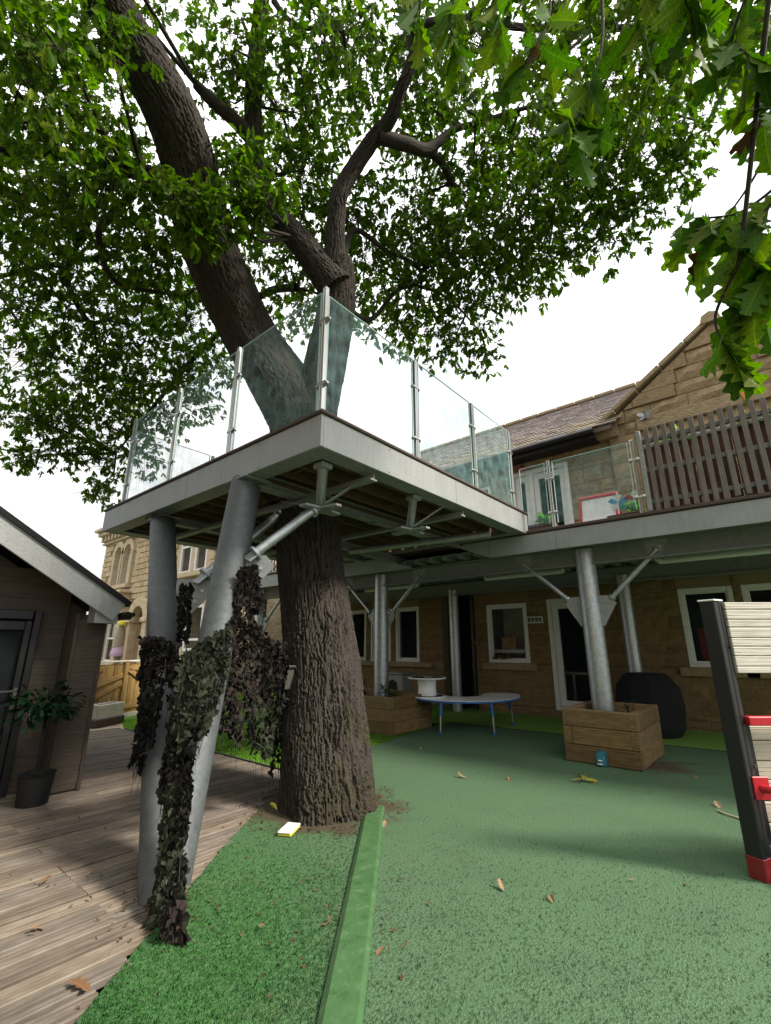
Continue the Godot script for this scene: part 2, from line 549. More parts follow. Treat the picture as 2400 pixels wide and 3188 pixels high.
# a limb with furrowed bark as true relief
func bark(called: String, pts: Array, radii: Array, seg: int, steps: int, depth: float, parent: Node3D, flare := 0.0) -> MeshInstance3D:
	var p := curve(pts, steps)
	var r := values(radii, steps)
	var f := FastNoiseLite.new()
	f.seed = 7
	f.noise_type = FastNoiseLite.TYPE_SIMPLEX
	f.frequency = 1.0
	f.fractal_octaves = 1
	var warp := FastNoiseLite.new()
	warp.seed = 9
	warp.frequency = 1.0
	var side := Vector3.ZERO
	var rows: Array[PackedVector3Array] = []
	var ctr := PackedVector3Array()
	var ln := PackedFloat32Array()
	var s := 0.0
	for i in p.size():
		var t: Vector3 = (p[min(i + 1, p.size() - 1)] - p[max(i - 1, 0)]).normalized()
		side = t.cross(Vector3(.31, .2, .93)).normalized() if i == 0 else (side - t * side.dot(t)).normalized()
		var up := t.cross(side)
		if i > 0:
			s += p[i].distance_to(p[i - 1])
		ln.append(s)
		ctr.append(p[i])
		var row := PackedVector3Array()
		for k in seg:
			var a := TAU * k / seg
			var d := side * cos(a) + up * sin(a)
			var rr: float = r[i]
			var cx := cos(a) * rr
			var cz := sin(a) * rr
			var w := warp.get_noise_3d(cx * 4, s * 2.6, cz * 4) * .045
			# furrows: long ridges that split and join
			var n1 := f.get_noise_3d((cx + w) * 24.0, s * .95, (cz + w) * 24.0)
			var n2 := f.get_noise_3d((cx - w) * 52.0 + 40, s * 2.4, (cz + w) * 52.0)
			var ridge: float = 1.0 - smoothstep(0.0, .24, abs(n1))
			var ridge2: float = 1.0 - smoothstep(0.0, .25, abs(n2))
			var big := warp.get_noise_3d(cx * 1.5, s * .7, cz * 1.5) * rr * .10
			var disp := big - depth * ridge - depth * .35 * ridge2 + depth * .25 * n2
			if flare > 0.0:
				var e := exp(-s * 3.2)
				disp += flare * e * (.55 + .45 * cos(a * 5.0 + 1.0)) + flare * .5 * exp(-s * 9.0)
			row.append(p[i] + d * (rr + disp))
		rows.append(row)
	var nr := rows.size()
	var nrm: Array[PackedVector3Array] = []
	for i in nr:
		var rn := PackedVector3Array()
		for k in seg:
			var du := rows[i][(k + 1) % seg] - rows[i][(k + seg - 1) % seg]
			var dv := rows[min(i + 1, nr - 1)][k] - rows[max(i - 1, 0)][k]
			var m := du.cross(dv).normalized()
			if m.dot(rows[i][k] - ctr[i]) < 0.0:
				m = -m
			rn.append(m)
		nrm.append(rn)
	var b := MB.new()
	for i in nr - 1:
		for k in seg:
			var k2 := (k + 1) % seg
			if flare > 0.0:
				var q: Vector3 = rows[i][k]
				var mo: float = smoothstep(-.05, .35, warp.get_noise_3d(q.x * 3.0, q.y * 1.4, q.z * 3.0) + .28 - q.y * .45) * smoothstep(-.3, .6, nrm[i][k].x)
				b.tint = Color(1, 1, 1).lerp(Color(.95, 1.25, .55), mo)
			var u0: float = float(k) / seg * TAU * radii[0]
			var u1: float = float(k + 1) / seg * TAU * radii[0]
			b.tri(rows[i][k], rows[i][k2], rows[i + 1][k2], nrm[i][k], nrm[i][k2], nrm[i + 1][k2], Vector2(ln[i], u0), Vector2(ln[i], u1), Vector2(ln[i + 1], u1))
			b.tri(rows[i][k], rows[i + 1][k2], rows[i + 1][k], nrm[i][k], nrm[i + 1][k2], nrm[i + 1][k], Vector2(ln[i], u0), Vector2(ln[i + 1], u1), Vector2(ln[i + 1], u0))
	return obj(called, b, M.bark, parent)

# stones in courses on the plane z = zf (facing +z), openings left free as [x0, x1, y0, y1]
func stone_wall(wall: MeshInstance3D, zf: float, x0: float, x1: float, y0: float, y1: float, course: float, length: float, openings: Array, material: Material, rough: float, clip = null) -> void:
	var y := y0
	while y < y1 - .03:
		var top: float = min(y + course * rnd(.86, 1.14), y1)
		if y1 - top < course * .4:
			top = y1
		var cuts := [y, top]
		for o in openings:
			for e in [o[2], o[3]]:
				if e > y + .03 and e < top - .03:
					cuts.append(e)
		cuts.sort()
		for k in cuts.size() - 1:
			var ya: float = cuts[k]
			var yb: float = cuts[k + 1]
			var spans := [[x0, x1]]
			for o in openings:
				if o[2] < yb - .02 and o[3] > ya + .02:
					var nx := []
					for sp in spans:
						if o[1] <= sp[0] or o[0] >= sp[1]:
							nx.append(sp)
						else:
							if o[0] > sp[0]:
								nx.append([sp[0], o[0]])
							if o[1] < sp[1]:
								nx.append([o[1], sp[1]])
					spans = nx
			for sp in spans:
				var x: float = sp[0]
				while x < sp[1] - .02:
					var xe: float = min(x + length * rnd(.55, 1.45), sp[1])
					if sp[1] - xe < length * .35:
						xe = sp[1]
					var ok := true
					if clip != null:
						ok = Geometry2D.is_point_in_polygon(Vector2((x + xe) / 2, yb), clip) and Geometry2D.is_point_in_polygon(Vector2(x + .05, yb - .02), clip) and Geometry2D.is_point_in_polygon(Vector2(xe - .05, yb - .02), clip)
					if not ok:
						var rect := PackedVector2Array([Vector2(x + .007, ya + .006), Vector2(xe - .007, ya + .006), Vector2(xe - .007, yb - .006), Vector2(x + .007, yb - .006)])
						for part in Geometry2D.intersect_polygons(rect, clip):
							if part.size() > 2:
								var cut := MB.new()
								var tt := rnd(.78, 1.16)
								cut.tint = Color(tt, tt, tt)
								cut.prism(part, .06, Transform3D(Basis.IDENTITY, V(0, 0, zf + rnd(.0, .012))))
								obj("stone", cut, material, wall)
					else:
						stone(wall, V((x + xe) / 2, (ya + yb) / 2, zf), xe - x - .02, yb - ya - .018, material, rough)
					x = xe
		y = top

func stone(wall: Node3D, at: Vector3, w: float, h: float, material: Material, rough: float) -> void:
	var b := MB.new()
	var t := rnd(.78, 1.16)
	b.tint = Color(t * rnd(.96, 1.05), t, t * rnd(.92, 1.05))
	var nx := 3
	var ny := 2
	var g := []
	for j in ny + 1:
		var row := []
		for i in nx + 1:
			var edge := i == 0 or j == 0 or i == nx or j == ny
			row.append(at + V((float(i) / nx - .5) * w, (float(j) / ny - .5) * h, (rnd(-.003, .002) if edge else rnd(.2, 1.0) * rough + .012)))
		g.append(row)
	for j in ny:
		for i in nx:
			b.quad(g[j][i], g[j][i + 1], g[j + 1][i + 1], g[j + 1][i], Vector3.BACK)
	var d := V(0, 0, -.05)
	for i in nx:
		b.quad(g[0][i], g[0][i + 1], g[0][i + 1] + d, g[0][i] + d, Vector3.DOWN)
		b.quad(g[ny][i], g[ny][i + 1], g[ny][i + 1] + d, g[ny][i] + d, Vector3.UP)
	for j in ny:
		b.quad(g[j][0], g[j + 1][0], g[j + 1][0] + d, g[j][0] + d, Vector3.LEFT)
		b.quad(g[j][nx], g[j + 1][nx], g[j + 1][nx] + d, g[j][nx] + d, Vector3.RIGHT)
	obj("stone", b, material, wall)

# a wall slab with rectangular openings: boxes round them
func slab(b: MB, x0: float, x1: float, y0: float, y1: float, zf: float, thick: float, openings: Array) -> void:
	var ys := [y0, y1]
	for o in openings:
		for e in [o[2], o[3]]:
			if e > y0 and e < y1 and not ys.has(e):
				ys.append(e)
	ys.sort()
	for k in ys.size() - 1:
		var spans := [[x0, x1]]
		for o in openings:
			if o[2] < ys[k + 1] - .001 and o[3] > ys[k] + .001:
				var nx := []
				for sp in spans:
					if o[1] <= sp[0] or o[0] >= sp[1]:
						nx.append(sp)
					else:
						if o[0] > sp[0]:
							nx.append([sp[0], o[0]])
						if o[1] < sp[1]:
							nx.append([o[1], sp[1]])
				spans = nx
		for sp in spans:
			b.box(V((sp[0] + sp[1]) / 2, (ys[k] + ys[k + 1]) / 2, zf - thick / 2), V(sp[1] - sp[0], ys[k + 1] - ys[k], thick))

# a framed window in the plane z = zf: frame (> pane)
func window(parent: Node3D, called: String, x0: float, x1: float, y0: float, y1: float, zf: float, fw := .07, bars: Array = [], material: Material = null, inner := .04, pane: Material = null) -> MeshInstance3D:
	var b := MB.new()
	var cx := (x0 + x1) / 2
	var cy := (y0 + y1) / 2
	for s in [-1, 1]:
		b.box(V(cx + s * ((x1 - x0) / 2 - fw / 2), cy, zf), V(fw, y1 - y0, .09), .008)
		b.box(V(cx, cy + s * ((y1 - y0) / 2 - fw / 2), zf + .001), V(x1 - x0 - fw * 2 + .004, fw, .086), .008)
	# the sash within
	if inner > 0.0:
		for s in [-1, 1]:
			b.box(V(cx + s * ((x1 - x0) / 2 - fw - inner / 2), cy, zf - .012), V(inner, y1 - y0 - fw * 2, .06), .006)
			b.box(V(cx, cy + s * ((y1 - y0) / 2 - fw - inner / 2), zf - .013), V(x1 - x0 - fw * 2 - inner * 2 + .004, inner, .058), .006)
	for k in bars:   # ["v" or "h", place]
		if k[0] == "v":
			b.box(V(k[1], cy, zf - .002), V(fw * .8, y1 - y0 - fw * 2, .08), .006)
		else:
			b.box(V(cx, k[1], zf - .003), V(x1 - x0 - fw * 2, fw * .8, .078), .006)
	var o := obj(called, b, M.white if material == null else material, parent)
	var p := MB.new()
	p.box(V(cx, cy, zf - .02), V(x1 - x0 - fw * 1.6, y1 - y0 - fw * 1.6, .008))
	obj("pane", p, M.pane if pane == null else pane, o)
	return o

func _ready() -> void:
	rng.seed = 4711
	var cam := Camera3D.new()
	cam.name = "camera"
	cam.position = V(0, 1.35, 0)
	cam.rotation = V(atan(.29), deg_to_rad(40), 0)
	cam.fov = 95.77
	cam.near = .05
	cam.far = 400
	add_child(cam)
	cam.current = true
	var we := WorldEnvironment.new()
	we.name = "world_environment"
	var env := Environment.new()
	env.background_mode = Environment.BG_SKY
	env.sky = Sky.new()
	env.sky.sky_material = cloudy_sky()
	env.background_energy_multiplier = 1.0
	env.ambient_light_source = Environment.AMBIENT_SOURCE_SKY
	env.tonemap_mode = Environment.TONE_MAPPER_LINEAR
	env.tonemap_exposure = 1.9
	env.sdfgi_enabled = true
	env.ssao_enabled = true
	env.ssil_enabled = true
	we.environment = env
	add_child(we)
	var sun := DirectionalLight3D.new()
	sun.name = "sun"
	sun.light_energy = 1.1
	sun.light_color = Color(1, .97, .92)
	sun.light_angular_distance = 10
	sun.shadow_enabled = true
	add_child(sun)
	sun.look_at_from_position(V(6.5, 6.5, -2.2), Vector3.ZERO)
	make_materials()
	setting()
	school()
	balcony()
	far_house()
	opposite_wing()
	tree_platform()
	shed()
	fence()
	oak()
	furniture()
	netting()
	play_wall()
	litter()

func cloudy_sky() -> PanoramaSkyMaterial:
	var w := 512
	var h := 256
	var f := FastNoiseLite.new()
	f.seed = 3
	f.frequency = 1.6
	f.fractal_octaves = 5
	var im := Image.create(w, h, false, Image.FORMAT_RGBF)
	for y in h:
		var el := (0.5 - (y + .5) / h) * PI
		for x in w:
			var az := (x + .5) / w * TAU
			var d := V(cos(el) * cos(az), sin(el) * 1.6, cos(el) * sin(az))
			var n := f.get_noise_3d(d.x, d.y, d.z)
			var gap := smoothstep(.0, .36, n) * .85 * smoothstep(1.1, .1, el)
			var cloud := Color(1.0, 1.0, 1.01) * (.37 + 1.08 * maxf(0.0, sin(el))) * (1.0 + .28 * f.get_noise_3d(d.x * 2 + 7, d.y * 2, d.z * 2))
			var c := cloud.lerp(Color(.33, .44, .52), gap)
			if el < 0.0:
				c = c.lerp(Color(.25, .26, .22), smoothstep(0.0, -.12, el))
			im.set_pixel(x, y, Color(c.r, c.g, c.b))
	var m := PanoramaSkyMaterial.new()
	m.panorama = ImageTexture.create_from_image(im)
	return m

# ---------- ground ----------
func sheet(poly: PackedVector2Array, y: float, shade: FastNoiseLite, kind: String, cell: float) -> MB:
	# poly in (x, z); cut into cells so that wear can be carried by vertex colours
	var b := MB.new()
	var lo := poly[0]
	var hi := poly[0]
	for p in poly:
		lo = lo.min(p)
		hi = hi.max(p)
	var nx := int(ceil((hi.x - lo.x) / cell))
	var nz := int(ceil((hi.y - lo.y) / cell))
	for i in nx:
		for j in nz:
			var q := PackedVector2Array([lo + Vector2(i, j) * cell, lo + Vector2(i + 1, j) * cell, lo + Vector2(i + 1, j + 1) * cell, lo + Vector2(i, j + 1) * cell])
			var inside := 0
			for p in q:
				if Geometry2D.is_point_in_polygon(p, poly):
					inside += 1
			var parts: Array = [q]
			if inside < 4:
				parts = Geometry2D.intersect_polygons(q, poly)
			for part in parts:
				var idx := Geometry2D.triangulate_polygon(part)
				for k in range(0, idx.size(), 3):
					var t := [part[idx[k]], part[idx[k + 1]], part[idx[k + 2]]]
					b.tri(V(t[0].x, y, t[0].y), V(t[1].x, y, t[1].y), V(t[2].x, y, t[2].y), Vector3.UP, Vector3.UP, Vector3.UP, t[0], t[1], t[2])
	for i in b.v.size():
		b.c[i] = wear(b.v[i], shade, kind)
	return b

func wear(p: Vector3, f: FastNoiseLite, kind: String) -> Color:
	var n := f.get_noise_2d(p.x * .8, p.z * .8)
	var n2 := f.get_noise_2d(p.x * 3.1 + 30, p.z * 3.1)
	var c := Color(1, 1, 1) * (1.0 + .16 * n + .12 * n2)
	if kind == "turf":
		var n3 := f.get_noise_2d(p.x * 1.3 + p.z * .9 + 11, (p.z - p.x) * .35)
		var pale := smoothstep(.12, .5, n3) * .42
		c = Color(c.r * (1.0 + .75 * pale), c.g * (1.0 + .28 * pale), c.b * (1.0 + .45 * pale))
		var moss := smoothstep(.15, .5, n2) * .35
		c = Color(c.r * (1.0 - .3 * moss), c.g * (1.0 - .15 * moss), c.b * (1.0 - .4 * moss))
		# the strip left of the beam is a fresher green
		var side := (p.x + 1.55) * .77 - (p.z + 1.54) * .64
		var fresh := smoothstep(.25, -.5, side) * smoothstep(-3.6, -1.6, p.z)
		c = Color(c.r * lerpf(1.0, .78, fresh), c.g * lerpf(1.0, 1.24, fresh), c.b * lerpf(1.0, .64, fresh))
		for s in [[-2.24, -2.78, .20, .9], [-2.5, -3.35, .5, .35], [-3.0, -4.6, .8, .3], [-1.9, -3.9, .6, .25], [-1.75, -2.2, .25, .3]]:
			var e: float = exp(-((p.x - s[0]) ** 2 + (p.z - s[1]) ** 2) / (s[2] * s[2])) * s[3] * clampf(.7 + n2 * 1.6, 0, 1)
			c = Color(c.r * (1.0 + 2.1 * e), c.g * (1.0 + .45 * e), c.b * (1.0 + .9 * e))
		for s in [[-2.0, -3.15, .18, .5], [-1.62, -2.42, .16, .4], [-1.6, -5.9, .5, .3], [-.9, -5.9, .45, .3]]:
			var e: float = exp(-((p.x - s[0]) ** 2 + (p.z - s[1]) ** 2) / (s[2] * s[2])) * s[3]
			c = Color(c.r * (1.0 - .6 * e), c.g * (1.0 - .35 * e), c.b * (1.0 - .45 * e))
		# worn earth round the trunk and the planter
		var dt := Vector2(p.x + 3.38, p.z + 3.2).length()
		var e2 := smoothstep(.72, .5, dt + .25 * n2) * .85
		var dp := Vector2(p.x + 1.45, p.z + 6.7).length()
		e2 = max(e2, smoothstep(.5, .2, dp + .4 * n2) * .9)
		c = c.lerp(Color(.9, .22, .25), e2)
	return c

func setting() -> void:
	var b := MB.new()
	b.quad(V(-160, -.12, -160), V(160, -.12, -160), V(160, -.12, 160), V(-160, -.12, 160), Vector3.UP)
	struct("ground", b, M.ground)
	var f := FastNoiseLite.new()
	f.seed = 17
	f.frequency = 1.0
	f.fractal_octaves = 4
	var turf := PackedVector2Array([Vector2(1.4, 3.7), Vector2(-1.0, .65), Vector2(-2.29, -.93), Vector2(-2.64, -1.35), Vector2(-2.98, -1.78), Vector2(-3.33, -2.2), Vector2(-3.62, -2.6), Vector2(-3.97, -3.05), Vector2(-4.24, -3.42), Vector2(-4.45, -3.73), Vector2(-4.75, -5.25), Vector2(-4.92, -6.4), Vector2(-5.1, -7.85), Vector2(-2.18, -8.05), Vector2(4.5, -8.5), Vector2(4.5, 3.7)])
	var o := struct("play_surface", sheet(turf, 0.0, f, "turf", .12), M.turf)
	var lawn := PackedVector2Array([Vector2(-4.44, -3.735), Vector2(-4.74, -5.25), Vector2(-4.91, -6.4), Vector2(-5.09, -7.84), Vector2(-2.18, -8.04), Vector2(4.5, -8.49), Vector2(4.5, -9.8), Vector2(-16, -9.8), Vector2(-16, -6.2), Vector2(-8.95, -3.735)])
	struct("lawn", sheet(lawn, -.006, f, "lawn", .4), M.lawn)
	# edging strip where the rubber meets the grass
	var e := MB.new()
	e.bar(V(-5.1, .002, -7.85), V(-2.18, .002, -8.05), .02, .012)
	e.bar(V(-2.18, .002, -8.05), V(4.5, .002, -8.5), .02, .012)
	e.bar(V(-4.45, .002, -3.73), V(-8.9, .002, -3.73), .02, .02)
	struct("surface_edging", e, M.blackish)
	var pv := MB.new()
	pv.box(V(-11, -.09, -5.0), V(6, .05, 9))
	var pave := struct("paving", pv, M.mortar)
	for i in 6:
		for j in 9:
			var at := V(-9.25 - i * .46 , -.045, -3.55 - j * .5)
			if at.z < -3.9 - (at.x + 9.2) * -.9 and false:
				continue
			piece("paving_slab", box_mesh(V(.45, .06, .485), .006, (i + j) % 3), M.paving, pave, at + V(0, rnd(0, .004), 0))
	# decking: grooved boards along z
	var under := MB.new()
	under.box(V(-5.6, -.09, .2), V(10.6, .05, 7.8))
	var deck := struct("timber_deck", under, M.blackish)
	var mats: Array = []
	for t in [[.92, .93, .92], [.72, .70, .67], [1.06, 1.06, 1.0], [.82, .85, .86]]:
		mats.append(tinted(M.deck, t[0], t[1], t[2]))
	var edge := [Vector2(-1.0, .65), Vector2(-2.29, -.93), Vector2(-2.64, -1.35), Vector2(-2.98, -1.78), Vector2(-3.33, -2.2), Vector2(-3.62, -2.6), Vector2(-3.97, -3.05), Vector2(-4.24, -3.42), Vector2(-4.45, -3.73)]
	var k := 0
	var x := -1.06
	while x > -9.15:
		# where this board starts at the curved edge of the rubber
		var z0 := 1.2
		for q in edge.size() - 1:
			if x - .07 <= edge[q].x and x - .07 >= edge[q + 1].x:
				z0 = lerpf(edge[q].y, edge[q + 1].y, (edge[q].x - x + .07) / (edge[q].x - edge[q + 1].x))
		if x - .07 < -4.45:
			z0 = -3.72
		var ends := [-3.72]
		var joints: Array = [[-1.31, .9], [-2.05, 1.4], [-2.9, .4]][(k * 7 / 3) % 3]
		if x > -4.0 and x < -2.8 and k % 5 != 0:
			joints = [-1.31, 1.0]
		ends.append_array(joints)
		ends.append(1.6)
		ends.sort()
		var from: float = max(z0, -3.72) if x - .07 > -4.45 else -3.72
		for q in ends.size() - 1:
			var a: float = ends[q]
			var z: float = ends[q + 1]
			# boards right of the curve are cut off by it: keep what lies on the deck's side (towards +z)
			if x - .07 > -4.45:
				if z < from + .03:
					continue
				a = max(a, from)
			deck_board(deck, x - .07, a + .002, z - .002, mats[(k * 3 + q) % 4], k + q)
		x -= .140
		k += 1
	# short turf fibres on the near ground
	var blade := MB.new()
	for i in 5:
		var d := Vector3(cos(i * 2.4), 0, sin(i * 2.4))
		var s := V(-d.z, 0, d.x) * .0014
		var p := d * .004
		var q := d * (.004 + .002 * (i % 2)) + V(0, .0055 + .002 * (i % 3), 0)
		blade.tri(p - s, p + s, q, (d + Vector3.UP * 2).normalized(), (d + Vector3.UP * 2).normalized(), Vector3.UP)
	var bm := blade.mesh()
	var at := []
	var tints := []
	for i in 260000:
		var dist := 1.15 + 3.6 * rng.randf()
		if rng.randf() > smoothstep(4.7, 2.2, dist) + .02:
			continue
		var ang := rnd(-.95, .85)
		var p := V(-sin(deg_to_rad(40) + ang) * dist, 0, -cos(deg_to_rad(40) + ang) * dist)
		if not Geometry2D.is_point_in_polygon(Vector2(p.x, p.z), turf) or Vector2(p.x + 3.38, p.z + 3.2).length() < .5:
			continue
		if (p.x + 1.55) * .77 + (p.z + 1.54) * -.64 > .12 and rng.randf() < .86:
			continue
		var s := rnd(.6, 1.25)
		at.append(Transform3D(Basis(Vector3.UP, rnd(0, TAU)).scaled(Vector3(s, s * rnd(.7, 1.2), s)), p))
		var w := wear(p, f, "turf")
		var l := rnd(.85, 1.2)
		var c := Color(.058, .122, .054) if rng.randf() < .92 else Color(.09, .165, .085)
		tints.append(Color(c.r * w.r * l, c.g * w.g * l, c.b * w.b * l))
	scatter("turf_fibre", bm, M.blade, at, tints)
	var grass := MB.new()
	for i in 4:
		var d := Vector3(cos(i * 1.7), 0, sin(i * 1.7))
		var s := V(-d.z, 0, d.x) * .004
		grass.tri(d * .004 - s, d * .004 + s, d * .018 + V(0, .03 + .006 * (i % 2), 0), Vector3.UP, Vector3.UP, Vector3.UP)
	var gm := grass.mesh()
	at = []
	tints = []
	for i in 40000:
		var p := V(rnd(-10, -4.4), -.006, rnd(-7.6, -3.74))
		if not Geometry2D.is_point_in_polygon(Vector2(p.x, p.z), lawn):
			continue
		at.append(Transform3D(Basis(Vector3.UP, rnd(0, TAU)).scaled(Vector3.ONE * rnd(.6, 1.1)), p))
		var l := rnd(.7, 1.3)
		tints.append(Color(.16 * l, .34 * l, .03 * l))
	scatter("lawn_grass", gm, M.blade, at, tints)
	# the green edging beam beside the trunk
	var t := thing("edging_beam", "green painted timber beam lying along the rubber play surface from the oak trunk", "beam", V(-2.2, 0, -2.4))
	var bb := MB.new()
	var a := V(-2.99, .0, -3.42)
	var z := V(-1.05, .0, -.95)
	var dir := (z - a).normalized()
	var across := V(-dir.z, 0, dir.x)
	var prof := PackedVector2Array([Vector2(-.085, -.01), Vector2(.085, -.01), Vector2(.085, .014), Vector2(.06, .032), Vector2(-.065, .032), Vector2(-.085, .02)])
	bb.prism(prof, a.distance_to(z), Transform3D(Basis(across, Vector3.UP, across.cross(Vector3.UP)), (a + z) / 2))
	obj("beam_top", bb, M.beam_green, t)

func deck_board(deck: Node3D, x: float, z0: float, z1: float, material: Material, k: int) -> void:
	var L := snappedf(z1 - z0, .01)
	if L < .04:
		return
	var key := ["deck", L, k % 3]
	if not boxes.has(key):
		var b := MB.new()
		b.uo = Vector2((k % 3) * .41, (k % 3) * .23)
		var pr := PackedVector2Array([Vector2(-.0535, -.028)])
		pr.append(Vector2(-.0535, -.005))
		pr.append(Vector2(-.053, 0))
		for g in [-.032, 0.0, .032]:
			pr.append(Vector2(g - .007, 0))
			pr.append(Vector2(g - .002, -.010))
			pr.append(Vector2(g + .002, -.010))
			pr.append(Vector2(g + .007, 0))
		pr.append(Vector2(.053, 0))
		pr.append(Vector2(.0575, -.004))
		pr.append(Vector2(.0575, -.028))
		for i in pr.size() - 1:
			var p := pr[i]
			var q := pr[i + 1]
			var e := q - p
			b.quad(V(p.x, p.y, -L / 2), V(q.x, q.y, -L / 2), V(q.x, q.y, L / 2), V(p.x, p.y, L / 2), V(-e.y, e.x, 0), Vector2(0, p.x), Vector2(0, q.x), Vector2(L, q.x), Vector2(L, p.x))
		for s in [-.5, .5]:
			b.quad(V(-.0535, -.028, s * L), V(.0575, -.028, s * L), V(.0575, -.004, s * L), V(-.0535, -.004, s * L), V(0, 0, s))
		boxes[key] = b.mesh()
	piece("deck_board", boxes[key], material, deck, V(x, rnd(-.003, .001), (z0 + z1) / 2), Basis(Vector3.UP, rnd(-.002, .002)))

# ---------- school ----------
func school() -> void:
	var t := thing("school_building", "brown sandstone school building with slate roof, gable and white framed windows behind the balcony", "building", V(-4, 0, -9.8))
	var zf := -9.8
	# lower wall, left part
	var left := [[-7.88, -7.12, .97, 2.33], [-8.76, -8.05, .97, 2.33], [-9.68, -8.93, .97, 2.33]]
	var wl := MB.new()
	slab(wl, -12.4, -6.42, -.1, 2.95, zf - .012, .28, left)
	var w1 := obj("lower_wall", wl, M.mortar, t)
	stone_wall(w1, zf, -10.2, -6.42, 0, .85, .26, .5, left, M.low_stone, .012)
	stone_wall(w1, zf, -10.2, -6.42, .97, 2.78, .26, .5, left, M.low_stone, .012)
	var sb := MB.new()
	sb.box(V(-8.3, .91, zf + .03), V(3.2, .115, .16), .01)
	obj("window_sill", sb, M.dress, w1)
	for o in left:
		window(t, "window", o[0], o[1], o[2], o[3], zf - .05, .06)
	# the dark recess with the downpipe
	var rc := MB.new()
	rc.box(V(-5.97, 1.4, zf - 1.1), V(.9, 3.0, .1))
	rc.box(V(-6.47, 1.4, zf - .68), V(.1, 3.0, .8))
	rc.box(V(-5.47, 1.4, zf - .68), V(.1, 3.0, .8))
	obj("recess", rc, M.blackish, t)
	var dp := MB.new()
	dp.cyl(V(-5.62, 0, zf - .1), V(-5.62, 2.9, zf - .1), .055)
	dp.cyl(V(-5.62, .9, zf - .1), V(-5.62, 1.0, zf - .1), .065)
	dp.cyl(V(-5.62, 2.0, zf - .1), V(-5.62, 2.1, zf - .1), .065)
	obj("downpipe", dp, M.black, t)
	# lower wall, right part, with door
	var right := [[-5.2, -4.24, 1.0, 2.26], [-3.78, -2.72, .13, 2.3], [-1.38, -.58, 1.0, 2.34], [-.46, .5, 1.0, 2.34]]
	var wr := MB.new()
	slab(wr, -5.52, 3.5, -.1, 2.95, zf - .012, .28, right)
	var w2 := obj("lower_wall", wr, M.mortar, t)
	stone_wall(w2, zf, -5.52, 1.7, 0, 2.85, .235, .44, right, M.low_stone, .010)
	for o in [right[0], right[2], right[3]]:
		window(t, "window", o[0], o[1], o[2], o[3], zf - .04, .075, [], null, .03)
		var s2 := MB.new()
		s2.box(V((o[0] + o[1]) / 2, o[2] - .07, zf + .025), V(o[1] - o[0] + .3, .14, .13), .01)
		obj("window_sill", s2, M.dress, w2)
	door(t, -3.78, -2.72, .13, 2.3, zf - .04)
	# rooms behind the glass, so that no light leaks in
	var rm := MB.new()
	for r in [[-12.3, -6.5, 0.0, 2.9], [-5.4, 3.4, 0.0, 2.9], [-8.9, 3.4, 3.0, 5.5]]:
		var cx: float = (r[0] + r[1]) / 2
		var cw: float = r[1] - r[0]
		rm.box(V(cx, r[2] - .02, zf - 2.0), V(cw, .04, 3.4))
		rm.box(V(cx, r[3] + .02, zf - 2.0), V(cw, .04, 3.4))
		rm.box(V(cx, (r[2] + r[3]) / 2, zf - 3.7), V(cw + .2, r[3] - r[2] + .2, .06))
		for s in [r[0], r[1]]:
			rm.box(V(s, (r[2] + r[3]) / 2, zf - 2.0), V(.06, r[3] - r[2] + .1, 3.4))
	obj("room_lining", rm, M.room, t)
	# things seen inside: blinds and a red board
	var red := MB.new()
	red.box(V(-.95, 1.35, zf - .45), V(.55, .62, .03))
	obj("notice_board", red, M.dark_red, t)
	var ib := MB.new()
	ib.box(V(-4.92, 1.42, zf - .5), V(.36, .26, .1), .01)
	obj("indoor_box", ib, plain(.6, .36, .2, .8), t)
	var ish := MB.new()
	ish.box(V(-4.75, 1.24, zf - .5), V(1.1, .08, .4), .01)
	ish.box(V(-4.75, 1.7, zf - 1.2), V(1.3, 1.2, .05))
	ish.box(V(-7.5, 1.6, zf - 1.4), V(.5, 1.5, .05))
	ish.box(V(-3.2, 1.5, zf - 2.4), V(.9, 1.0, .05))
	obj("indoor_panel", ish, M.white, t)
	var bl := MB.new()
	bl.box(V(-3.25, .82, zf - .35), V(.8, .05, .05))
	bl.box(V(-3.5, .45, zf - .35), V(.04, .7, .04))
	bl.box(V(-2.98, .45, zf - .35), V(.04, .7, .04))
	obj("indoor_table", bl, M.grey_plastic, t)
	# upper wall with the double door
	var up := [[-4.34, -3.02, 3.02, 5.24], [-7.6, -4.9, 3.7, 5.1]]
	var wu := MB.new()
	slab(wu, -9.6, -2.1, 2.95, 5.6, zf - .012, .28, up)
	var w3 := obj("upper_wall", wu, M.mortar, t)
	stone_wall(w3, zf, -4.9, -2.1, 3.0, 5.5, .28, .5, up, M.stone, .02)
	stone_wall(w3, zf, -9.5, -4.9, 3.0, 5.5, .28, .5, up, M.stone, .02)
	window(t, "window", -7.6, -4.9, 3.7, 5.1, zf - .05, .07, [["v", -6.7], ["v", -5.8]], null, .0)
	door2(t, zf - .02)
	# gable wall, a little proud
	var gz := zf + .1
	var gp := PackedVector2Array([Vector2(-2.1, 2.95), Vector2(2.0, 2.95), Vector2(2.0, 5.75), Vector2(-.05, 7.24), Vector2(-2.1, 5.75)])
	var gb := MB.new()
	gb.prism(gp, .4, Transform3D(Basis.IDENTITY, V(0, 0, gz - .212)))
	var w4 := obj("gable_wall", gb, M.mortar, t)
	stone_wall(w4, gz, -2.1, -1.62, 3.0, 5.45, .33, .48, [], M.stone, .02)
	stone_wall(w4, gz, -1.62, 2.0, 3.0, 5.45, .29, .55, [], M.stone, .035)
	var st := MB.new()
	st.box(V(-.05, 5.58, gz + .02), V(3.0, .25, .1), .012)
	obj("string_course", st, M.dress, w4)
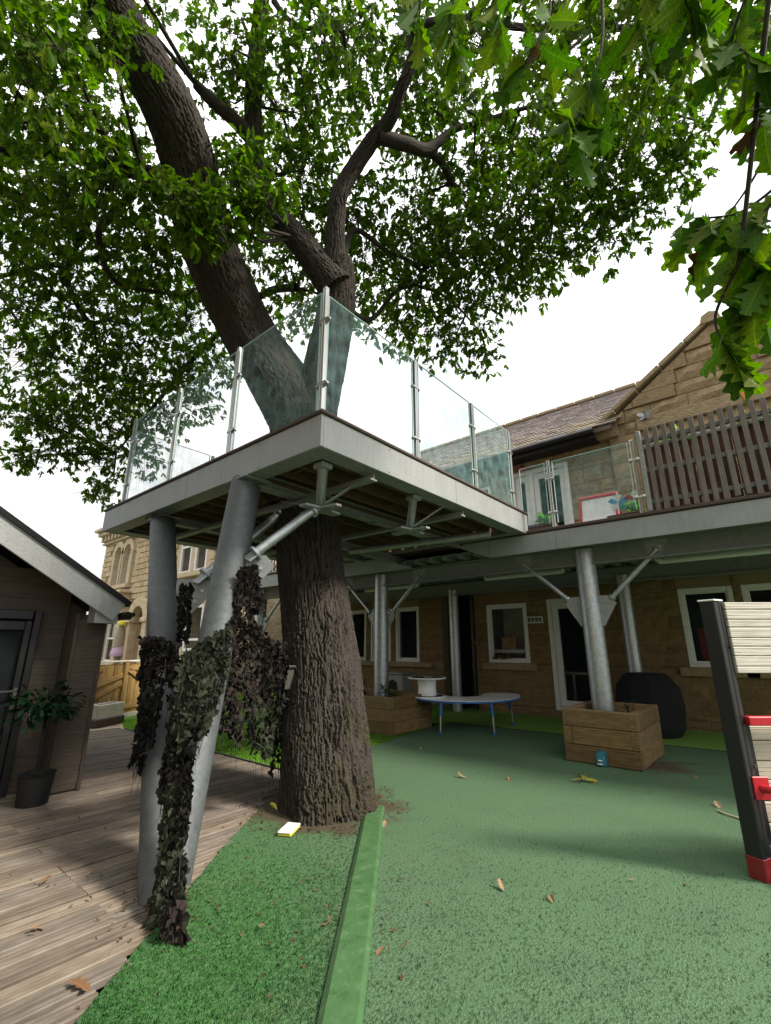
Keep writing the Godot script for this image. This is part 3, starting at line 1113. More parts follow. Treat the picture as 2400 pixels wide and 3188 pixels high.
	for s in [-1, 1]:
		stone_wall(w4, gz, -1.78 if s < 0 else 1.45, -1.55 if s < 0 else 1.68, 5.46, 5.7, .24, .23, [], M.stone, .03)
	stone_wall(w4, gz, -2.1, 2.0, 5.71, 7.24, .27, .6, [], M.stone, .045, gp)
	# kneelers and coping
	var kn := MB.new()
	for s in [-1, 1]:
		var kx: float = -.05 + s * 2.12
		kn.prism(PackedVector2Array([Vector2(kx - s * .26, 5.47), Vector2(kx + s * .2, 5.47), Vector2(kx + s * .27, 5.55), Vector2(kx + s * .27, 5.74), Vector2(kx - s * .26, 5.8)]), .5, Transform3D(Basis.IDENTITY, V(0, 0, gz - .16)))
	obj("kneeler", kn, M.dress, t)
	for s in [-1, 1]:
		for k in 5:
			var a := V(-.05 + s * 2.36, 5.72, gz - .12).lerp(V(-.05, 7.34, gz - .12), k / 5.0 + .004)
			var z := V(-.05 + s * 2.36, 5.72, gz - .12).lerp(V(-.05, 7.34, gz - .12), (k + 1) / 5.0 - .004)
			var cp := MB.new()
			cp.bar(a, z, .44, .09, .012)
			obj("coping_stone", cp, M.dress, t)
	var fin := MB.new()
	fin.prism(PackedVector2Array([Vector2(-.22, 7.24), Vector2(.12, 7.24), Vector2(.08, 7.4), Vector2(-.05, 7.46), Vector2(-.18, 7.4)]), .47, Transform3D(Basis.IDENTITY, V(0, 0, gz - .12)))
	obj("apex_stone", fin, M.dress, t)
	# main roof: courses of slates up to the ridge, plus the gable's own roof behind
	roof(t)

func door(t: Node3D, x0: float, x1: float, y0: float, y1: float, z: float) -> void:
	var b := MB.new()
	for s in [x0 + .04, x1 - .04]:
		b.box(V(s, (y0 + y1) / 2, z), V(.08, y1 - y0, .11), .008)
	b.box(V((x0 + x1) / 2, y1 - .04, z + .001), V(x1 - x0 - .16, .08, .108), .008)
	b.box(V((x0 + x1) / 2, y0 + .03, z + .001), V(x1 - x0 - .16, .06, .108), .008)
	var d := obj("door", b, M.white, t)
	var l := MB.new()
	for s in [x0 + .145, x1 - .145]:
		l.box(V(s, (y0 + y1) / 2, z - .012), V(.12, y1 - y0 - .15, .07), .008)
	for s in [y0 + .13, y1 - .145]:
		l.box(V((x0 + x1) / 2, s, z - .013), V(x1 - x0 - .41, .12, .061), .008)
	obj("door_leaf", l, M.white, d)
	var p := MB.new()
	p.box(V((x0 + x1) / 2, (y0 + y1) / 2, z - .03), V(x1 - x0 - .36, y1 - y0 - .34, .01))
	obj("pane", p, M.pane, d)
	var h := MB.new()
	h.box(V(x1 - .145, 1.1, z + .05), V(.035, .2, .03), .008)
	h.bar(V(x1 - .145, 1.12, z + .08), V(x1 - .26, 1.12, z + .085), .022, .022, .006)
	obj("handle", h, M.inox, d)

func door2(t: Node3D, z: float) -> void:
	# white double door with a narrow and a wide leaf on the balcony
	var b := MB.new()
	for s in [-4.30, -3.86, -3.06]:
		b.box(V(s, 4.13, z), V(.09, 2.22, .12), .008)
	b.box(V(-3.68, 5.19, z + .001), V(1.15, .1, .118), .008)
	b.box(V(-3.68, 3.04, z + .001), V(1.15, .07, .118), .008)
	var d := obj("balcony_door", b, M.white, t)
	var l := MB.new()
	for r in [[-4.255, -3.905], [-3.815, -3.105]]:
		for s in [r[0] + .06, r[1] - .06]:
			l.box(V(s, 4.12, z - .012), V(.115, 2.06, .07), .008)
		l.box(V((r[0] + r[1]) / 2, 5.06, z - .013), V(r[1] - r[0] - .23, .14, .061), .008)
		l.box(V((r[0] + r[1]) / 2, 3.2, z - .013), V(r[1] - r[0] - .23, .25, .061), .008)
	obj("door_leaf", l, M.white, d)
	var p := MB.new()
	p.box(V(-4.08, 4.15, z - .03), V(.16, 1.72, .01))
	p.box(V(-3.46, 4.15, z - .03), V(.5, 1.72, .01))
	obj("pane", p, M.pane, d)
	var h := MB.new()
	h.box(V(-3.75, 4.05, z + .04), V(.03, .2, .03), .006)
	h.bar(V(-3.75, 4.08, z + .07), V(-3.63, 4.08, z + .075), .02, .02, .005)
	obj("handle", h, M.inox, d)

func roof(t: Node3D) -> void:
	var e := V(0, 5.66, -9.38)
	var r := V(0, 8.22, -13.1)
	var up := (r - e).normalized()
	var nn := V(0, up.z * -1.0, up.y)
	nn = V(0, -up.z, up.y).normalized()
	var b := MB.new()
	for q in [[-10.2, -2.0], [2.0, 4.0]]:
		var m := (e + r) / 2
		b.box(V((q[0] + q[1]) / 2, m.y, m.z) - nn * .06, V(q[1] - q[0], e.distance_to(r), .08), 0, Basis(Vector3.RIGHT, up, nn))
	# the far slope and end wall close the roof
	b.quad(V(-10.2, r.y, r.z), V(4, r.y, r.z), V(4, 5.6, -17), V(-10.2, 5.6, -17), V(0, 1, -1))
	var ro := obj("roof", b, M.slate, t)
	var s := MB.new()
	var rows := 21
	for j in rows:
		var y := float(j) / rows
		var p := e.lerp(r, y)
		var x := -10.2 - rnd(0, .2)
		while x < -1.4:
			var w := rnd(.2, .36)
			var lim: float = -1.95 + max(0.0, p.y - 5.72) * 1.25
			if x > lim:
				break
			var l := rnd(.75, 1.15)
			s.tint = Color(l * rnd(.95, 1.05), l, l * rnd(.92, 1.06))
			if j < 6 and rng.randf() < .6:
				s.tint = Color(l * 1.1, l * 1.05, l * .72)
			s.uo = Vector2(rnd(0, 3), rnd(0, 3))
			var ln := e.distance_to(r) / rows
			s.box(V(x + w / 2, p.y, p.z) + up * ln * .55 + nn * (.012 + rnd(0, .012)), V(w - .01, ln * 1.22, .03), 0, Basis(Vector3.RIGHT, up, nn) * Basis(Vector3.RIGHT, -.11 + rnd(-.012, .012)) * Basis(Vector3.BACK, rnd(-.012, .012)))
			x += w
	obj("slates", s, M.slate, ro).set_meta("kind", "stuff")
	var rd := MB.new()
	for k in 20:
		rd.bar(V(-10.2 + k * .55, r.y + .05, r.z), V(-9.67 + k * .55, r.y + .05, r.z), .24, .1, .02)
	obj("ridge", rd, M.dress, ro)
	var gu := MB.new()
	gu.box(V(-6.2, 5.52, -9.42), V(7.8, .13, .03))
	gu.tube([V(-10.2, 5.60, -9.34), V(-2.3, 5.60, -9.34)], [.065, .065], 10)
	gu.box(V(-6.2, 5.47, -9.6), V(7.8, .03, .36))
	obj("gutter", gu, M.black, t)
	# the gable's roof running back
	var g := MB.new()
	for sx in [-1, 1]:
		g.quad(V(-.05, 7.28, -9.95), V(-.05, 7.28, -15), V(-.05 + sx * 2.15, 5.72, -15), V(-.05 + sx * 2.15, 5.72, -9.95), V(sx, 1.5, 0))
	obj("gable_roof", g, M.slate, t)
	var al := MB.new()
	al.tube([V(-4.05, 5.3, -9.79), V(-4.05, 5.3, -9.72), V(-4.05, 5.3, -9.69)], [.085, .08, .05], 20)
	solo("alarm_sounder", al, M.red, V(-4.05, 5.3, -9.74), "round red alarm sounder on the stone above the white balcony door", "alarm")

# ---------- balcony ----------
func rail_post(parent: Node3D, x: float, z: float, y0: float, y1: float, along: Vector3) -> void:
	var b := MB.new()
	b.box(V(x, (y0 + y1) / 2, z) - along * .014, V(.02, y1 - y0, .045), .004, Basis(along, Vector3.UP, along.cross(Vector3.UP)))
	b.box(V(x, (y0 + y1) / 2, z) + along * .014, V(.02, y1 - y0, .045), .004, Basis(along, Vector3.UP, along.cross(Vector3.UP)))
	b.box(V(x, y1 - .01, z), V(.05, .018, .046), .004, Basis(along, Vector3.UP, along.cross(Vector3.UP)))
	b.box(V(x, y0 + .006, z), V(.12, .012, .09), .003, Basis(along, Vector3.UP, along.cross(Vector3.UP)))
	var o := obj("rail_post", b, M.inox, parent)
	for k in [.22, .72]:
		var c := MB.new()
		var p := V(x, lerpf(y0, y1, k), z)
		c.tube([p - along * .075, p - along * .055, p + along * .055, p + along * .075], [.012, .028, .028, .012], 10)
		obj("clamp", c, M.inox, o)

func glass_panel(parent: Node3D, a: Vector3, b: Vector3, h: float) -> void:
	var g := MB.new()
	g.bar(a + Vector3.UP * h / 2, b + Vector3.UP * h / 2, .012, h)
	var o := obj("glass_panel", g, M.glass, parent)
	var e := MB.new()
	e.bar(a + Vector3.UP * (h + .002), b + Vector3.UP * (h + .002), .0125, .009)
	for p in [a, b]:
		e.box(p + Vector3.UP * h / 2, V(.012, h, .0125), 0, Basis((b - a).normalized(), Vector3.UP, (b - a).normalized().cross(Vector3.UP)))
	obj("glass_edge", e, M.glass_edge, o)

func brace(parent: Node3D, a: Vector3, b: Vector3, r: float, plate: float) -> void:
	var o := MB.new()
	o.cyl(a, b, r, r, 14)
	var d := (b - a).normalized()
	for e in [[a, 1.0], [b, -1.0]]:
		o.cyl(e[0] - d * .012 * e[1], e[0] + d * .012 * e[1], r * 1.6, r * 1.6, 14)
		o.bar(e[0] - d * e[1] * plate, e[0], .018, r * 2.6, .004, d.cross(V(0, 0, 1)))
	obj("brace", o, M.galv, parent)

func bracket(parent: Node3D, poly: PackedVector2Array, xf: Transform3D, bolts: Array, called := "bracket") -> void:
	var b := MB.new()
	b.prism(poly, .022, xf)
	var o := obj(called, b, M.steel, parent)
	for p in bolts:
		var q := MB.new()
		q.cyl(xf * V(p.x, p.y, -.022), xf * V(p.x, p.y, .022), .018, .018, 6)
		obj("bolt", q, M.galv, o)

func balcony() -> void:
	var t := thing("balcony", "long grey steel balcony on galvanised columns along the school's first floor", "balcony", V(-4, 0, -6.95))
	var b := MB.new()
	b.box(V(-4.2, 2.975, -8.17), V(14.4, .05, 3.24))
	obj("deck", b, M.cap, t)
	# fascia with its seams, tapering where the tree platform joins
	for r in [[-11.4, -8.62], [-8.616, -5.7]]:
		var f := MB.new()
		f.box(V((r[0] + r[1]) / 2, 2.815, -6.55), V(r[1] - r[0], .27, .03), .004)
		obj("fascia", f, M.fascia, t)
	for r in [[-3.35, -2.30], [-2.296, .55], [.554, 3.0]]:
		var f := MB.new()
		f.box(V((r[0] + r[1]) / 2, 2.815, -6.55), V(r[1] - r[0], .27, .03), .004)
		obj("fascia", f, M.fascia, t)
	for p in [PackedVector2Array([Vector2(-5.696, 2.68), Vector2(-4.86, 2.68), Vector2(-5.696, 2.95)]), PackedVector2Array([Vector2(-3.354, 2.68), Vector2(-3.354, 2.95), Vector2(-4.0, 2.95)])]:
		var f := MB.new()
		f.prism(p, .03, Transform3D(Basis.IDENTITY, V(0, 0, -6.55)))
		obj("fascia", f, M.fascia, t)
	for r in [[-11.4, -7.5], [-3.3, 3.0]]:
		var c := MB.new()
		c.box(V((r[0] + r[1]) / 2, 2.985, -6.58), V(r[1] - r[0], .045, .14), .008)
		obj("capping", c, M.cap, t)
	# main beam, ceiling of ribbed sheet
	for z in [-6.95, -9.3]:
		var f := MB.new()
		f.box(V(-4.2, 2.60, z), V(14.2, .25, .02))
		f.box(V(-4.2, 2.48, z), V(14.2, .022, .17))
		f.box(V(-4.2, 2.73, z), V(14.2, .022, .17))
		obj("beam", f, M.beam_paint, t)
	var ce := MB.new()
	var x := -11.3
	while x < 3.0:
		ce.box(V(x, 2.83, -8.2), V(.2, .02, 3.2))
		ce.box(V(x + .15, 2.80, -8.2), V(.1, .09, 3.2), .02)
		x += .3
	obj("ceiling_sheet", ce, M.ceiling, t)
	for cx in [-9.85, -5.93, -2.05, 1.85]:
		var c := MB.new()
		c.cyl(V(cx, .3 if cx > -7 and cx < 0 else 0.0, -6.95), V(cx, 2.70, -6.95), .135, .135, 28)
		obj("column", c, M.galv, t)
		for s in [-1, 1]:
			brace(t, V(cx + s * .30, 2.0, -6.95), V(cx + s * .92, 2.58, -6.95), .034, .1)
			bracket(t, PackedVector2Array([Vector2(s * .10, 1.62), Vector2(s * .16, 1.62), Vector2(s * .34, 1.92), Vector2(s * .24, 2.03), Vector2(s * .10, 2.03)]), Transform3D(Basis.IDENTITY, V(cx, 0, -6.95)), [Vector2(s * .22, 1.87), Vector2(s * .20, 1.96)])
			bracket(t, PackedVector2Array([Vector2(s * .80, 2.58), Vector2(s * .9, 2.42), Vector2(s * 1.08, 2.72), Vector2(s * .78, 2.72)]), Transform3D(Basis.IDENTITY, V(cx, 0, -6.95)), [Vector2(s * .90, 2.58), Vector2(s * .97, 2.62)])
	for cx in [-9.6, -5.76, -2.13]:
		var c := MB.new()
		c.cyl(V(cx, 0, -9.3), V(cx, 2.60, -9.3), .11, .11, 20)
		obj("rear_column", c, M.galv, t)
	# glass rail right of the platform
	rail_post(t, -2.32, -6.6, 3.005, 4.05, Vector3.RIGHT)
	rail_post(t, -1.16, -6.6, 3.005, 4.05, Vector3.RIGHT)
	glass_panel(t, V(-2.78, 3.08, -6.6), V(-2.38, 3.08, -6.6), .95)
	glass_panel(t, V(-2.26, 3.08, -6.6), V(-1.22, 3.08, -6.6), .95)
	# slatted rail
	slat_rail(t, -1.02, .36, 3.03, 4.17, .103)
	slat_rail(t, .52, 2.4, 3.03, 4.17, .103)
	slat_rail(t, -11.3, -7.6, 3.03, 4.05, .105)
	var gp := MB.new()
	gp.box(V(.44, 3.62, -6.57), V(.085, 1.2, .07), .006)
	gp.box(V(-1.06, 3.58, -6.58), V(.05, 1.12, .06), .006)
	obj("rail_end_post", gp, M.steel, t)

func slat_rail(t: Node3D, x0: float, x1: float, y0: float, y1: float, step: float) -> void:
	for y in [y0 + .12, (y0 + y1) / 2 - .02, y1 - .17]:
		var b := MB.new()
		b.box(V((x0 + x1) / 2, y, -6.625), V(x1 - x0 + .08, .06, .045), .005)
		obj("rail", b, M.rail_grey, t)
	var x := x0 + .05
	while x < x1:
		var h := y1 - y0 + .0
		piece("slat", box_mesh(V(.058, h, .02), .003, int(x * 10 + 200) % 3), M.slat, t, V(x, (y0 + y1) / 2 + rnd(-.012, .012), -6.592), Basis(Vector3.BACK, rnd(-.012, .012)))
		x += step

# ---------- the platform in the oak ----------
func tree_platform() -> void:
	var t := thing("tree_platform", "raised grey steel platform with glass rail built round the oak trunk", "platform", V(-5, 0, -4.5))
	var x0 := -7.46
	var x1 := -2.72
	var z0 := -6.6
	var z1 := -2.39
	var y0 := 2.97
	var y1 := 3.27
	# fascia panels, mitred at the corners, with a seam
	for r in [[x0, -5.0], [-4.997, x1]]:
		var f := MB.new()
		f.box(V((r[0] + r[1]) / 2, (y0 + y1) / 2, z1 - .015), V(r[1] - r[0], y1 - y0, .03), .004)
		obj("fascia", f, M.fascia, t)
	for r in [[z1 - .031, -4.55], [-4.554, z0]]:
		var f := MB.new()
		f.box(V(x1 - .015, (y0 + y1) / 2, (r[0] + r[1]) / 2), V(.03, y1 - y0, absf(r[1] - r[0])), .004)
		obj("fascia", f, M.fascia, t)
	var f2 := MB.new()
	f2.box(V(x0 + .015, (y0 + y1) / 2, (z0 + z1) / 2 - .016), V(.03, y1 - y0, z1 - z0 - .032), .004)
	obj("fascia", f2, M.fascia, t)
	var f3 := MB.new()
	f3.box(V((x0 + x1) / 2, (y0 + y1) / 2 - .01, z0 + .02), V(x1 - x0 - .07, y1 - y0 - .02, .03), .004)
	obj("fascia", f3, M.beam_paint, t)
	for q in [V(-2.715, 3.0, -3.3), V(-2.715, 3.24, -3.3), V(-2.715, 3.0, -5.4), V(-2.715, 3.24, -5.4), V(-3.6, 3.0, -2.385), V(-3.6, 3.24, -2.385), V(-5.2, 3.0, -2.385), V(-5.2, 3.24, -2.385), V(-6.6, 3.24, -2.385)]:
		var rv := MB.new()
		var ax := Vector3.RIGHT if q.x > -3 else Vector3.BACK
		rv.cyl(q - ax * .01, q + ax * .003, .008, .006, 8)
		obj("rivet", rv, M.steel, t)
	# steel channels behind them: bottom flanges
	for r in [[V((x0 + x1) / 2, y0 + .013, z1 - .125), V(x1 - x0 - .07, .014, .18)], [V(x1 - .125, y0 + .013, (z0 + z1) / 2), V(.18, .014, z1 - z0 - .44)], [V(x0 + .125, y0 + .013, (z0 + z1) / 2), V(.18, .014, z1 - z0 - .44)], [V((x0 + x1) / 2, y0 + .013, z0 + .125), V(x1 - x0 - .07, .014, .16)]]:
		var c := MB.new()
		c.box(r[0], r[1])
		obj("channel", c, M.steel, t)
	# capping boards
	for r in [[V((x0 + x1) / 2, y1 + .02, z1 - .055), V(x1 - x0 + .05, .035, .15)], [V(x1 - .055, y1 + .02, (z0 + z1) / 2 - .066), V(.15, .035, z1 - z0 - .13)], [V(x0 + .055, y1 + .02, (z0 + z1) / 2 - .066), V(.15, .035, z1 - z0 - .13)]]:
		var c := MB.new()
		c.box(r[0], r[1], .008)
		obj("capping", c, M.cap, t)
	# decking boards along x, open round the trunk
	var hole := [-4.90, -3.97, -4.14, -3.22]
	var z := z1 - .2
	var k := 0
	while z > z0 + .05:
		var spans := [[x0 + .13, x1 - .13]]
		if z > hole[2] and z < hole[3]:
			spans = [[x0 + .13, hole[0]], [hole[1], x1 - .13]]
		for s in spans:
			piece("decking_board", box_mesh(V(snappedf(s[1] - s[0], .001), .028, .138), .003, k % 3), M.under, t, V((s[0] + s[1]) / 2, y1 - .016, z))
		z -= .143
		k += 1
	# joists along z between the channels, trimmed round the trunk
	var x := x0 + .38
	k = 0
	while x < x1 - .2:
		var runs := [[z0 + .06, z1 - .06]]
		if x > hole[0] - .02 and x < hole[1] + .02:
			runs = [[z0 + .06, hole[2] - .06], [hole[3] + .06, z1 - .06]]
		for q in runs:
			piece("joist", box_mesh(V(.047, .235, snappedf(q[1] - q[0], .001)), .003, k % 3), M.joist, t, V(x, y1 - .15, (q[0] + q[1]) / 2))
		for nz in [-2.85, -3.55, -4.35, -5.1, -5.9]:
			if k % 2 == 0 and x + .29 < x1 - .1 and not (x > hole[0] - .32 and x < hole[1] + .02 and nz > hole[2] - .08 and nz < hole[3] + .08):
				piece("noggin", box_mesh(V(.238, .2, .045), .003, k % 3), M.joist, t, V(x + .145, y1 - .125, nz + (.05 if k % 4 == 0 else 0.0)))
		x += .29
		k += 1
	for tz in [hole[2] - .03, hole[3] + .03]:
		var c := MB.new()
		c.box(V((hole[0] + hole[1]) / 2, y1 - .135, tz), V(1.1, .2, .047), .003)
		obj("trimmer", c, M.joist, t)
	# steel beams under the joists
	for bx in [-3.89, -6.02]:
		var c := MB.new()
		c.box(V(bx, 2.985, -4.5), V(.014, .13, 4.1))
		c.box(V(bx, 2.915, -4.5), V(.12, .014, 4.1))
		c.box(V(bx, 3.05, -4.5), V(.12, .012, 4.1))
		obj("steel_beam", c, M.steel, t)
	for bz in [-3.14, -4.8]:
		var c := MB.new()
		c.box(V(-5.06, 2.89, bz), V(4.56, .016, .09))
		c.box(V(-5.06, 2.92, bz), V(4.56, .05, .012))
		obj("tie_bar", c, M.steel, t)
	var lc := MB.new()
	lc.cyl(V(-5.25, 2.84, -5.35), V(-2.95, 2.86, -5.78), .05, .05, 14)
	obj("tie_tube", lc, M.galv, t)
	var dg := MB.new()
	dg.bar(V(-5.31, 2.9, -5.0), V(-5.31, 2.80, -6.95), .13, .02)
	dg.bar(V(-5.31, 2.96, -5.0), V(-5.31, 2.87, -6.95), .014, .13)
	obj("steel_beam", dg, M.steel, t)
	# hanging stubs with star-shaped node plates
	for s in [[V(-3.0, 2.96, -2.68), V(-3.3, 2.66, -2.93)], [V(-2.93, 2.96, -3.98), V(-3.2, 2.68, -4.26)]]:
		var c := MB.new()
		c.cyl(s[0], s[1], .05, .045, 14)
		c.box(s[0] + V(0, -.02, 0), V(.13, .05, .13), .006)
		obj("hanger", c, M.galv, t)
		var pl := PackedVector2Array([Vector2(-.26, -.03), Vector2(-.06, -.07), Vector2(-.05, -.22), Vector2(.05, -.22), Vector2(.07, -.06), Vector2(.26, -.03), Vector2(.26, .04), Vector2(.07, .08), Vector2(.04, .24), Vector2(-.05, .24), Vector2(-.07, .08), Vector2(-.26, .05)])
		bracket(t, pl, Transform3D(Basis(Vector3.RIGHT, Vector3.FORWARD, Vector3.UP), s[1] - V(0, .02, 0)), [Vector2(.18, 0), Vector2(-.18, 0)], "node_plate")
		var arm := MB.new()
		arm.bar(s[1], V(s[1].x - .75, 2.9, s[1].z - .12), .07, .014)
		arm.bar(s[1], V(s[1].x + .28, 2.97, s[1].z - .3), .07, .014)
		obj("arm", arm, M.steel, t)
	# two leaning posts from one foot
	for p in [V(-3.98, 2.95, -2.52), V(-6.04, 2.95, -2.63)]:
		var c := MB.new()
		var foot := V(-2.93, -.06, -1.56) if p.x < -5 else V(-3.065, -.06, -1.655)
		c.tube([foot, foot.lerp(p, .5), p], [.122, .138, .152], 36, false)
		obj("support_post", c, M.galv_dark, t)
		var cp := MB.new()
		cp.box(p + V(0, .012, 0), V(.42, .02, .3), .004)
		obj("head_plate", cp, M.steel, t)
	# struts and gussets
	var q := V(-3.68, 2.12, -2.24)
	brace(t, q + V(.16, .03, -.14), V(-3.33, 2.62, -2.86), .045, .1)
	bracket(t, PackedVector2Array([Vector2(0, -.22), Vector2(.1, -.22), Vector2(.3, .02), Vector2(.22, .12), Vector2(0, .1)]), Transform3D(Basis(V(.6, 0, -.8), Vector3.UP, V(.8, 0, .6)), V(-3.62, 2.02, -2.3)), [Vector2(.18, 0)])
	q = V(-4.86, 1.86, -2.22)
	brace(t, q + V(.26, .22, -.3), V(-4.45, 2.88, -3.3), .05, .14)
	bracket(t, PackedVector2Array([Vector2(0, -.32), Vector2(.08, -.3), Vector2(.42, .1), Vector2(.34, .2), Vector2(0, .16)]), Transform3D(Basis(V(.6, 0, -.8), Vector3.UP, V(.8, 0, .6)), q + V(.06, .0, -.1)), [Vector2(.26, .05), Vector2(.2, -.06)])
	# glass rail
	var ry := y1 + .04
	for px in [-2.80, -4.25, -5.62, -7.0]:
		rail_post(t, px, z1 - .06, ry, 4.66, Vector3.RIGHT)
	for pz in [-3.9, -5.22, -6.38]:
		rail_post(t, x1 - .1, pz, ry, 4.62, Vector3.BACK)
	for pz in [-3.9, -5.22]:
		rail_post(t, -7.3, pz, ry, 4.62, Vector3.BACK)
	for r in [[-4.19, -2.86], [-5.56, -4.31], [-6.94, -5.68]]:
		glass_panel(t, V(r[0], ry + .06, z1 - .06), V(r[1], ry + .06, z1 - .06), 1.26)
	for r in [[-3.84, -2.51], [-5.16, -3.96], [-6.32, -5.28]]:
		glass_panel(t, V(x1 - .1, ry + .06, r[0]), V(x1 - .1, ry + .06, r[1]), 1.24)
	for r in [[-3.84, -2.6], [-5.16, -3.96]]:
		glass_panel(t, V(-7.3, ry + .06, r[0]), V(-7.3, ry + .06, r[1]), 1.24)

# ---------- the stone house far off ----------
func far_house() -> void:
	var t := thing("stone_house", "tall pale sandstone house with arched windows and bracketed cornice beyond the fence", "building", V(-18, 0, -7.5))
	var z := -7.5
	var op := [[-21.05, -20.35, 3.72, 5.2], [-20.13, -19.43, 3.72, 5.2], [-20.95, -19.5, .75, 2.75], [-18.35, -17.3, 0.0, 2.75], [-15.5, -14.75, 3.68, 5.1], [-14.5, -13.75, 3.68, 5.1], [-14.65, -13.6, 1.2, 2.6]]
	var b := MB.new()
	slab(b, -22.4, -12.6, -.2, 6.6, z - .01, .5, op)
	b.box(V(-22.15, 3.2, z - 3.0), V(.5, 6.8, 5.0))
	b.box(V(-12.8, 3.2, z - 3.0), V(.4, 6.8, 5.0))
	b.box(V(-17.5, 3.2, z - 5.6), V(9.8, 6.8, .3))
	b.box(V(-17.5, 6.75, z - 2.8), V(10.2, .2, 6.0))
	var w := obj("wall", b, M.far_dress, t)
	var s := MB.new()
	var y := 0.0
	while y < 5.62:
		var h := rnd(.2, .27)
		var x := -22.4
		while x < -12.7:
			var l := rnd(.28, .62)
			var hit := false
			for o in op:
				if x + l > o[0] - .17 and x < o[1] + .17 and y + h > o[2] - .05 and y < o[3] + .12:
					hit = true
			if not hit:
				var tt := rnd(.8, 1.2)
				s.tint = Color(tt * rnd(.97, 1.06), tt, tt * rnd(.88, 1.05))
				s.box(V(x + l / 2, y + h / 2, z + .005 + rnd(0, .02)), V(l - .02, h - .02, .07), .014)
			x += l
		y += h
	obj("stones", s, M.far_stone, w).set_meta("kind", "stuff")
	# arched windows in pairs, one arch ring each
	for o in [op[0], op[1]]:
		arched(t, o[0], o[1], o[2], 5.35, z)
	for r in [[-21.3, -19.2, 3.62, .14], [-15.7, -13.5, 3.58, .16], [-21.2, -19.3, .66, .16]]:
		var c := MB.new()
		c.box(V((r[0] + r[1]) / 2, r[2], z + .08), V(r[1] - r[0], r[3], .3), .01)
		obj("window_sill", c, M.far_dress, t)
	for o in [op[4], op[5]]:
		window(t, "window", o[0], o[1], o[2], o[3], z - .05, .09, [["h", 4.6]], null, .0)
		var q := MB.new()
		q.box(V((o[0] + o[1]) / 2, o[3] + .12, z + .05), V(o[1] - o[0] + .3, .22, .2), .01)
		obj("lintel", q, M.far_dress, t)
	window(t, "window", -20.95, -19.5, .75, 2.75, z - .08, .1, [["h", 1.65]], null, .0)
	var bl := MB.new()
	for k in 9:
		bl.box(V(-20.78 + k * .14, 2.2, z - .2), V(.11, .98, .02))
	obj("blind", bl, M.white, t)
	window(t, "window", -14.65, -13.6, 1.2, 2.6, z - .05, .09, [["h", 1.55]], null, .0)
	# entablature over the bay and pilasters
	var e := MB.new()
	e.box(V(-20.15, 3.36, z + .2), V(2.5, .12, .6), .02)
	e.box(V(-20.15, 3.18, z + .15), V(2.3, .24, .46), .01)
	e.box(V(-20.15, 3.0, z + .18), V(2.4, .1, .54), .02)
	obj("entablature", e, M.far_dress, t)
	for px in [-21.15, -19.25]:
		var p := MB.new()
		p.box(V(px, 1.5, z + .12), V(.36, 2.9, .3), .02)
		p.box(V(px, 2.86, z + .14), V(.46, .12, .38), .02)
		obj("pilaster", p, M.far_dress, t)
	# arched doorway
	arched_door(t, -18.35, -17.3, 2.25, z)
	# cornice on brackets
	var c := MB.new()
	c.box(V(-17.6, 6.22, z + .14), V(10.2, .14, .75), .02)
	c.box(V(-17.6, 6.05, z + .1), V(10.0, .16, .55), .02)
	c.box(V(-17.6, 5.66, z + .06), V(9.9, .08, .2), .01)
	obj("cornice", c, M.far_dress, t)
	var x := -22.3
	while x < -12.8:
		piece("cornice_bracket", box_mesh(V(.14, .26, .3), .02), M.far_dress, t, V(x, 5.84, z + .14))
		x += .36
	# roof behind the cornice
	var r := MB.new()
	r.prism(PackedVector2Array([Vector2(-7.5, 6.4), Vector2(-13.5, 6.4), Vector2(-10.5, 6.9)]), 9.6, Transform3D(Basis(V(0, 0, 1), Vector3.UP, V(-1, 0, 0)), V(-17.5, 0, 0)))
	obj("roof", r, M.slate, t)
	var inr := MB.new()
	inr.box(V(-17.5, 3.2, z - 1.6), V(9.0, 6.2, .1))
	obj("room_lining", inr, M.room, t)
	# the low timber clad wing between house and school
	var wg := thing("clad_wing", "low extension clad in pinkish timber boards with white windows under the balcony's end", "building", V(-13.4, 0, -9.8))
	var wb := MB.new()
	slab(wb, -15.2, -12.42, -.1, 2.9, -9.83, .2, [[-14.6, -12.5, 1.2, 2.14]])
	obj("wall", wb, M.house_clad, wg)
	for k in 6:
		piece("wall_board", box_mesh(V(2.76, .125, .02), .003, k % 3), M.house_clad, wg, V(-13.81, 2.22 + k * .128, -9.81))
	window(wg, "window", -14.6, -12.5, 1.2, 2.14, -9.85, .08, [["v", -13.55]], null, .0)
	var wr := MB.new()
	wr.box(V(-13.8, 1.4, -10.8), V(2.7, 2.9, .1))
	obj("room_lining", wr, M.room, wg)
	# the painted figure hung beside the doorway
	var h := MB.new()
	h.tube([V(-18.72, .9, z + .3), V(-18.74, 1.3, z + .31), V(-18.70, 1.75, z + .32), V(-18.72, 2.1, z + .31)], [.10, .2, .17, .07], 12)
	var hp := thing("hanging_figure", "cream stuffed figure with flowered skirt and yellow top hung beside the arched doorway", "decoration", V(-18.72, .9, z + .3))
	obj("body", h, tinted(M.fascia, 1.0, .8, .6), hp)
	var hs := MB.new()
	hs.lathe(V(-18.72, 1.0, z + .31), [Vector2(.23, 0), Vector2(.24, .1), Vector2(.18, .32), Vector2(.0, .34)], 14)
	obj("skirt", hs, plain(.45, .3, .42, .9), hp)
	var hh := MB.new()
	hh.lathe(V(-18.66, 2.06, z + .32), [Vector2(0, 0), Vector2(.14, .05), Vector2(.15, .15), Vector2(0, .26)], 14)
	obj("hat", hh, M.yellow, hp)

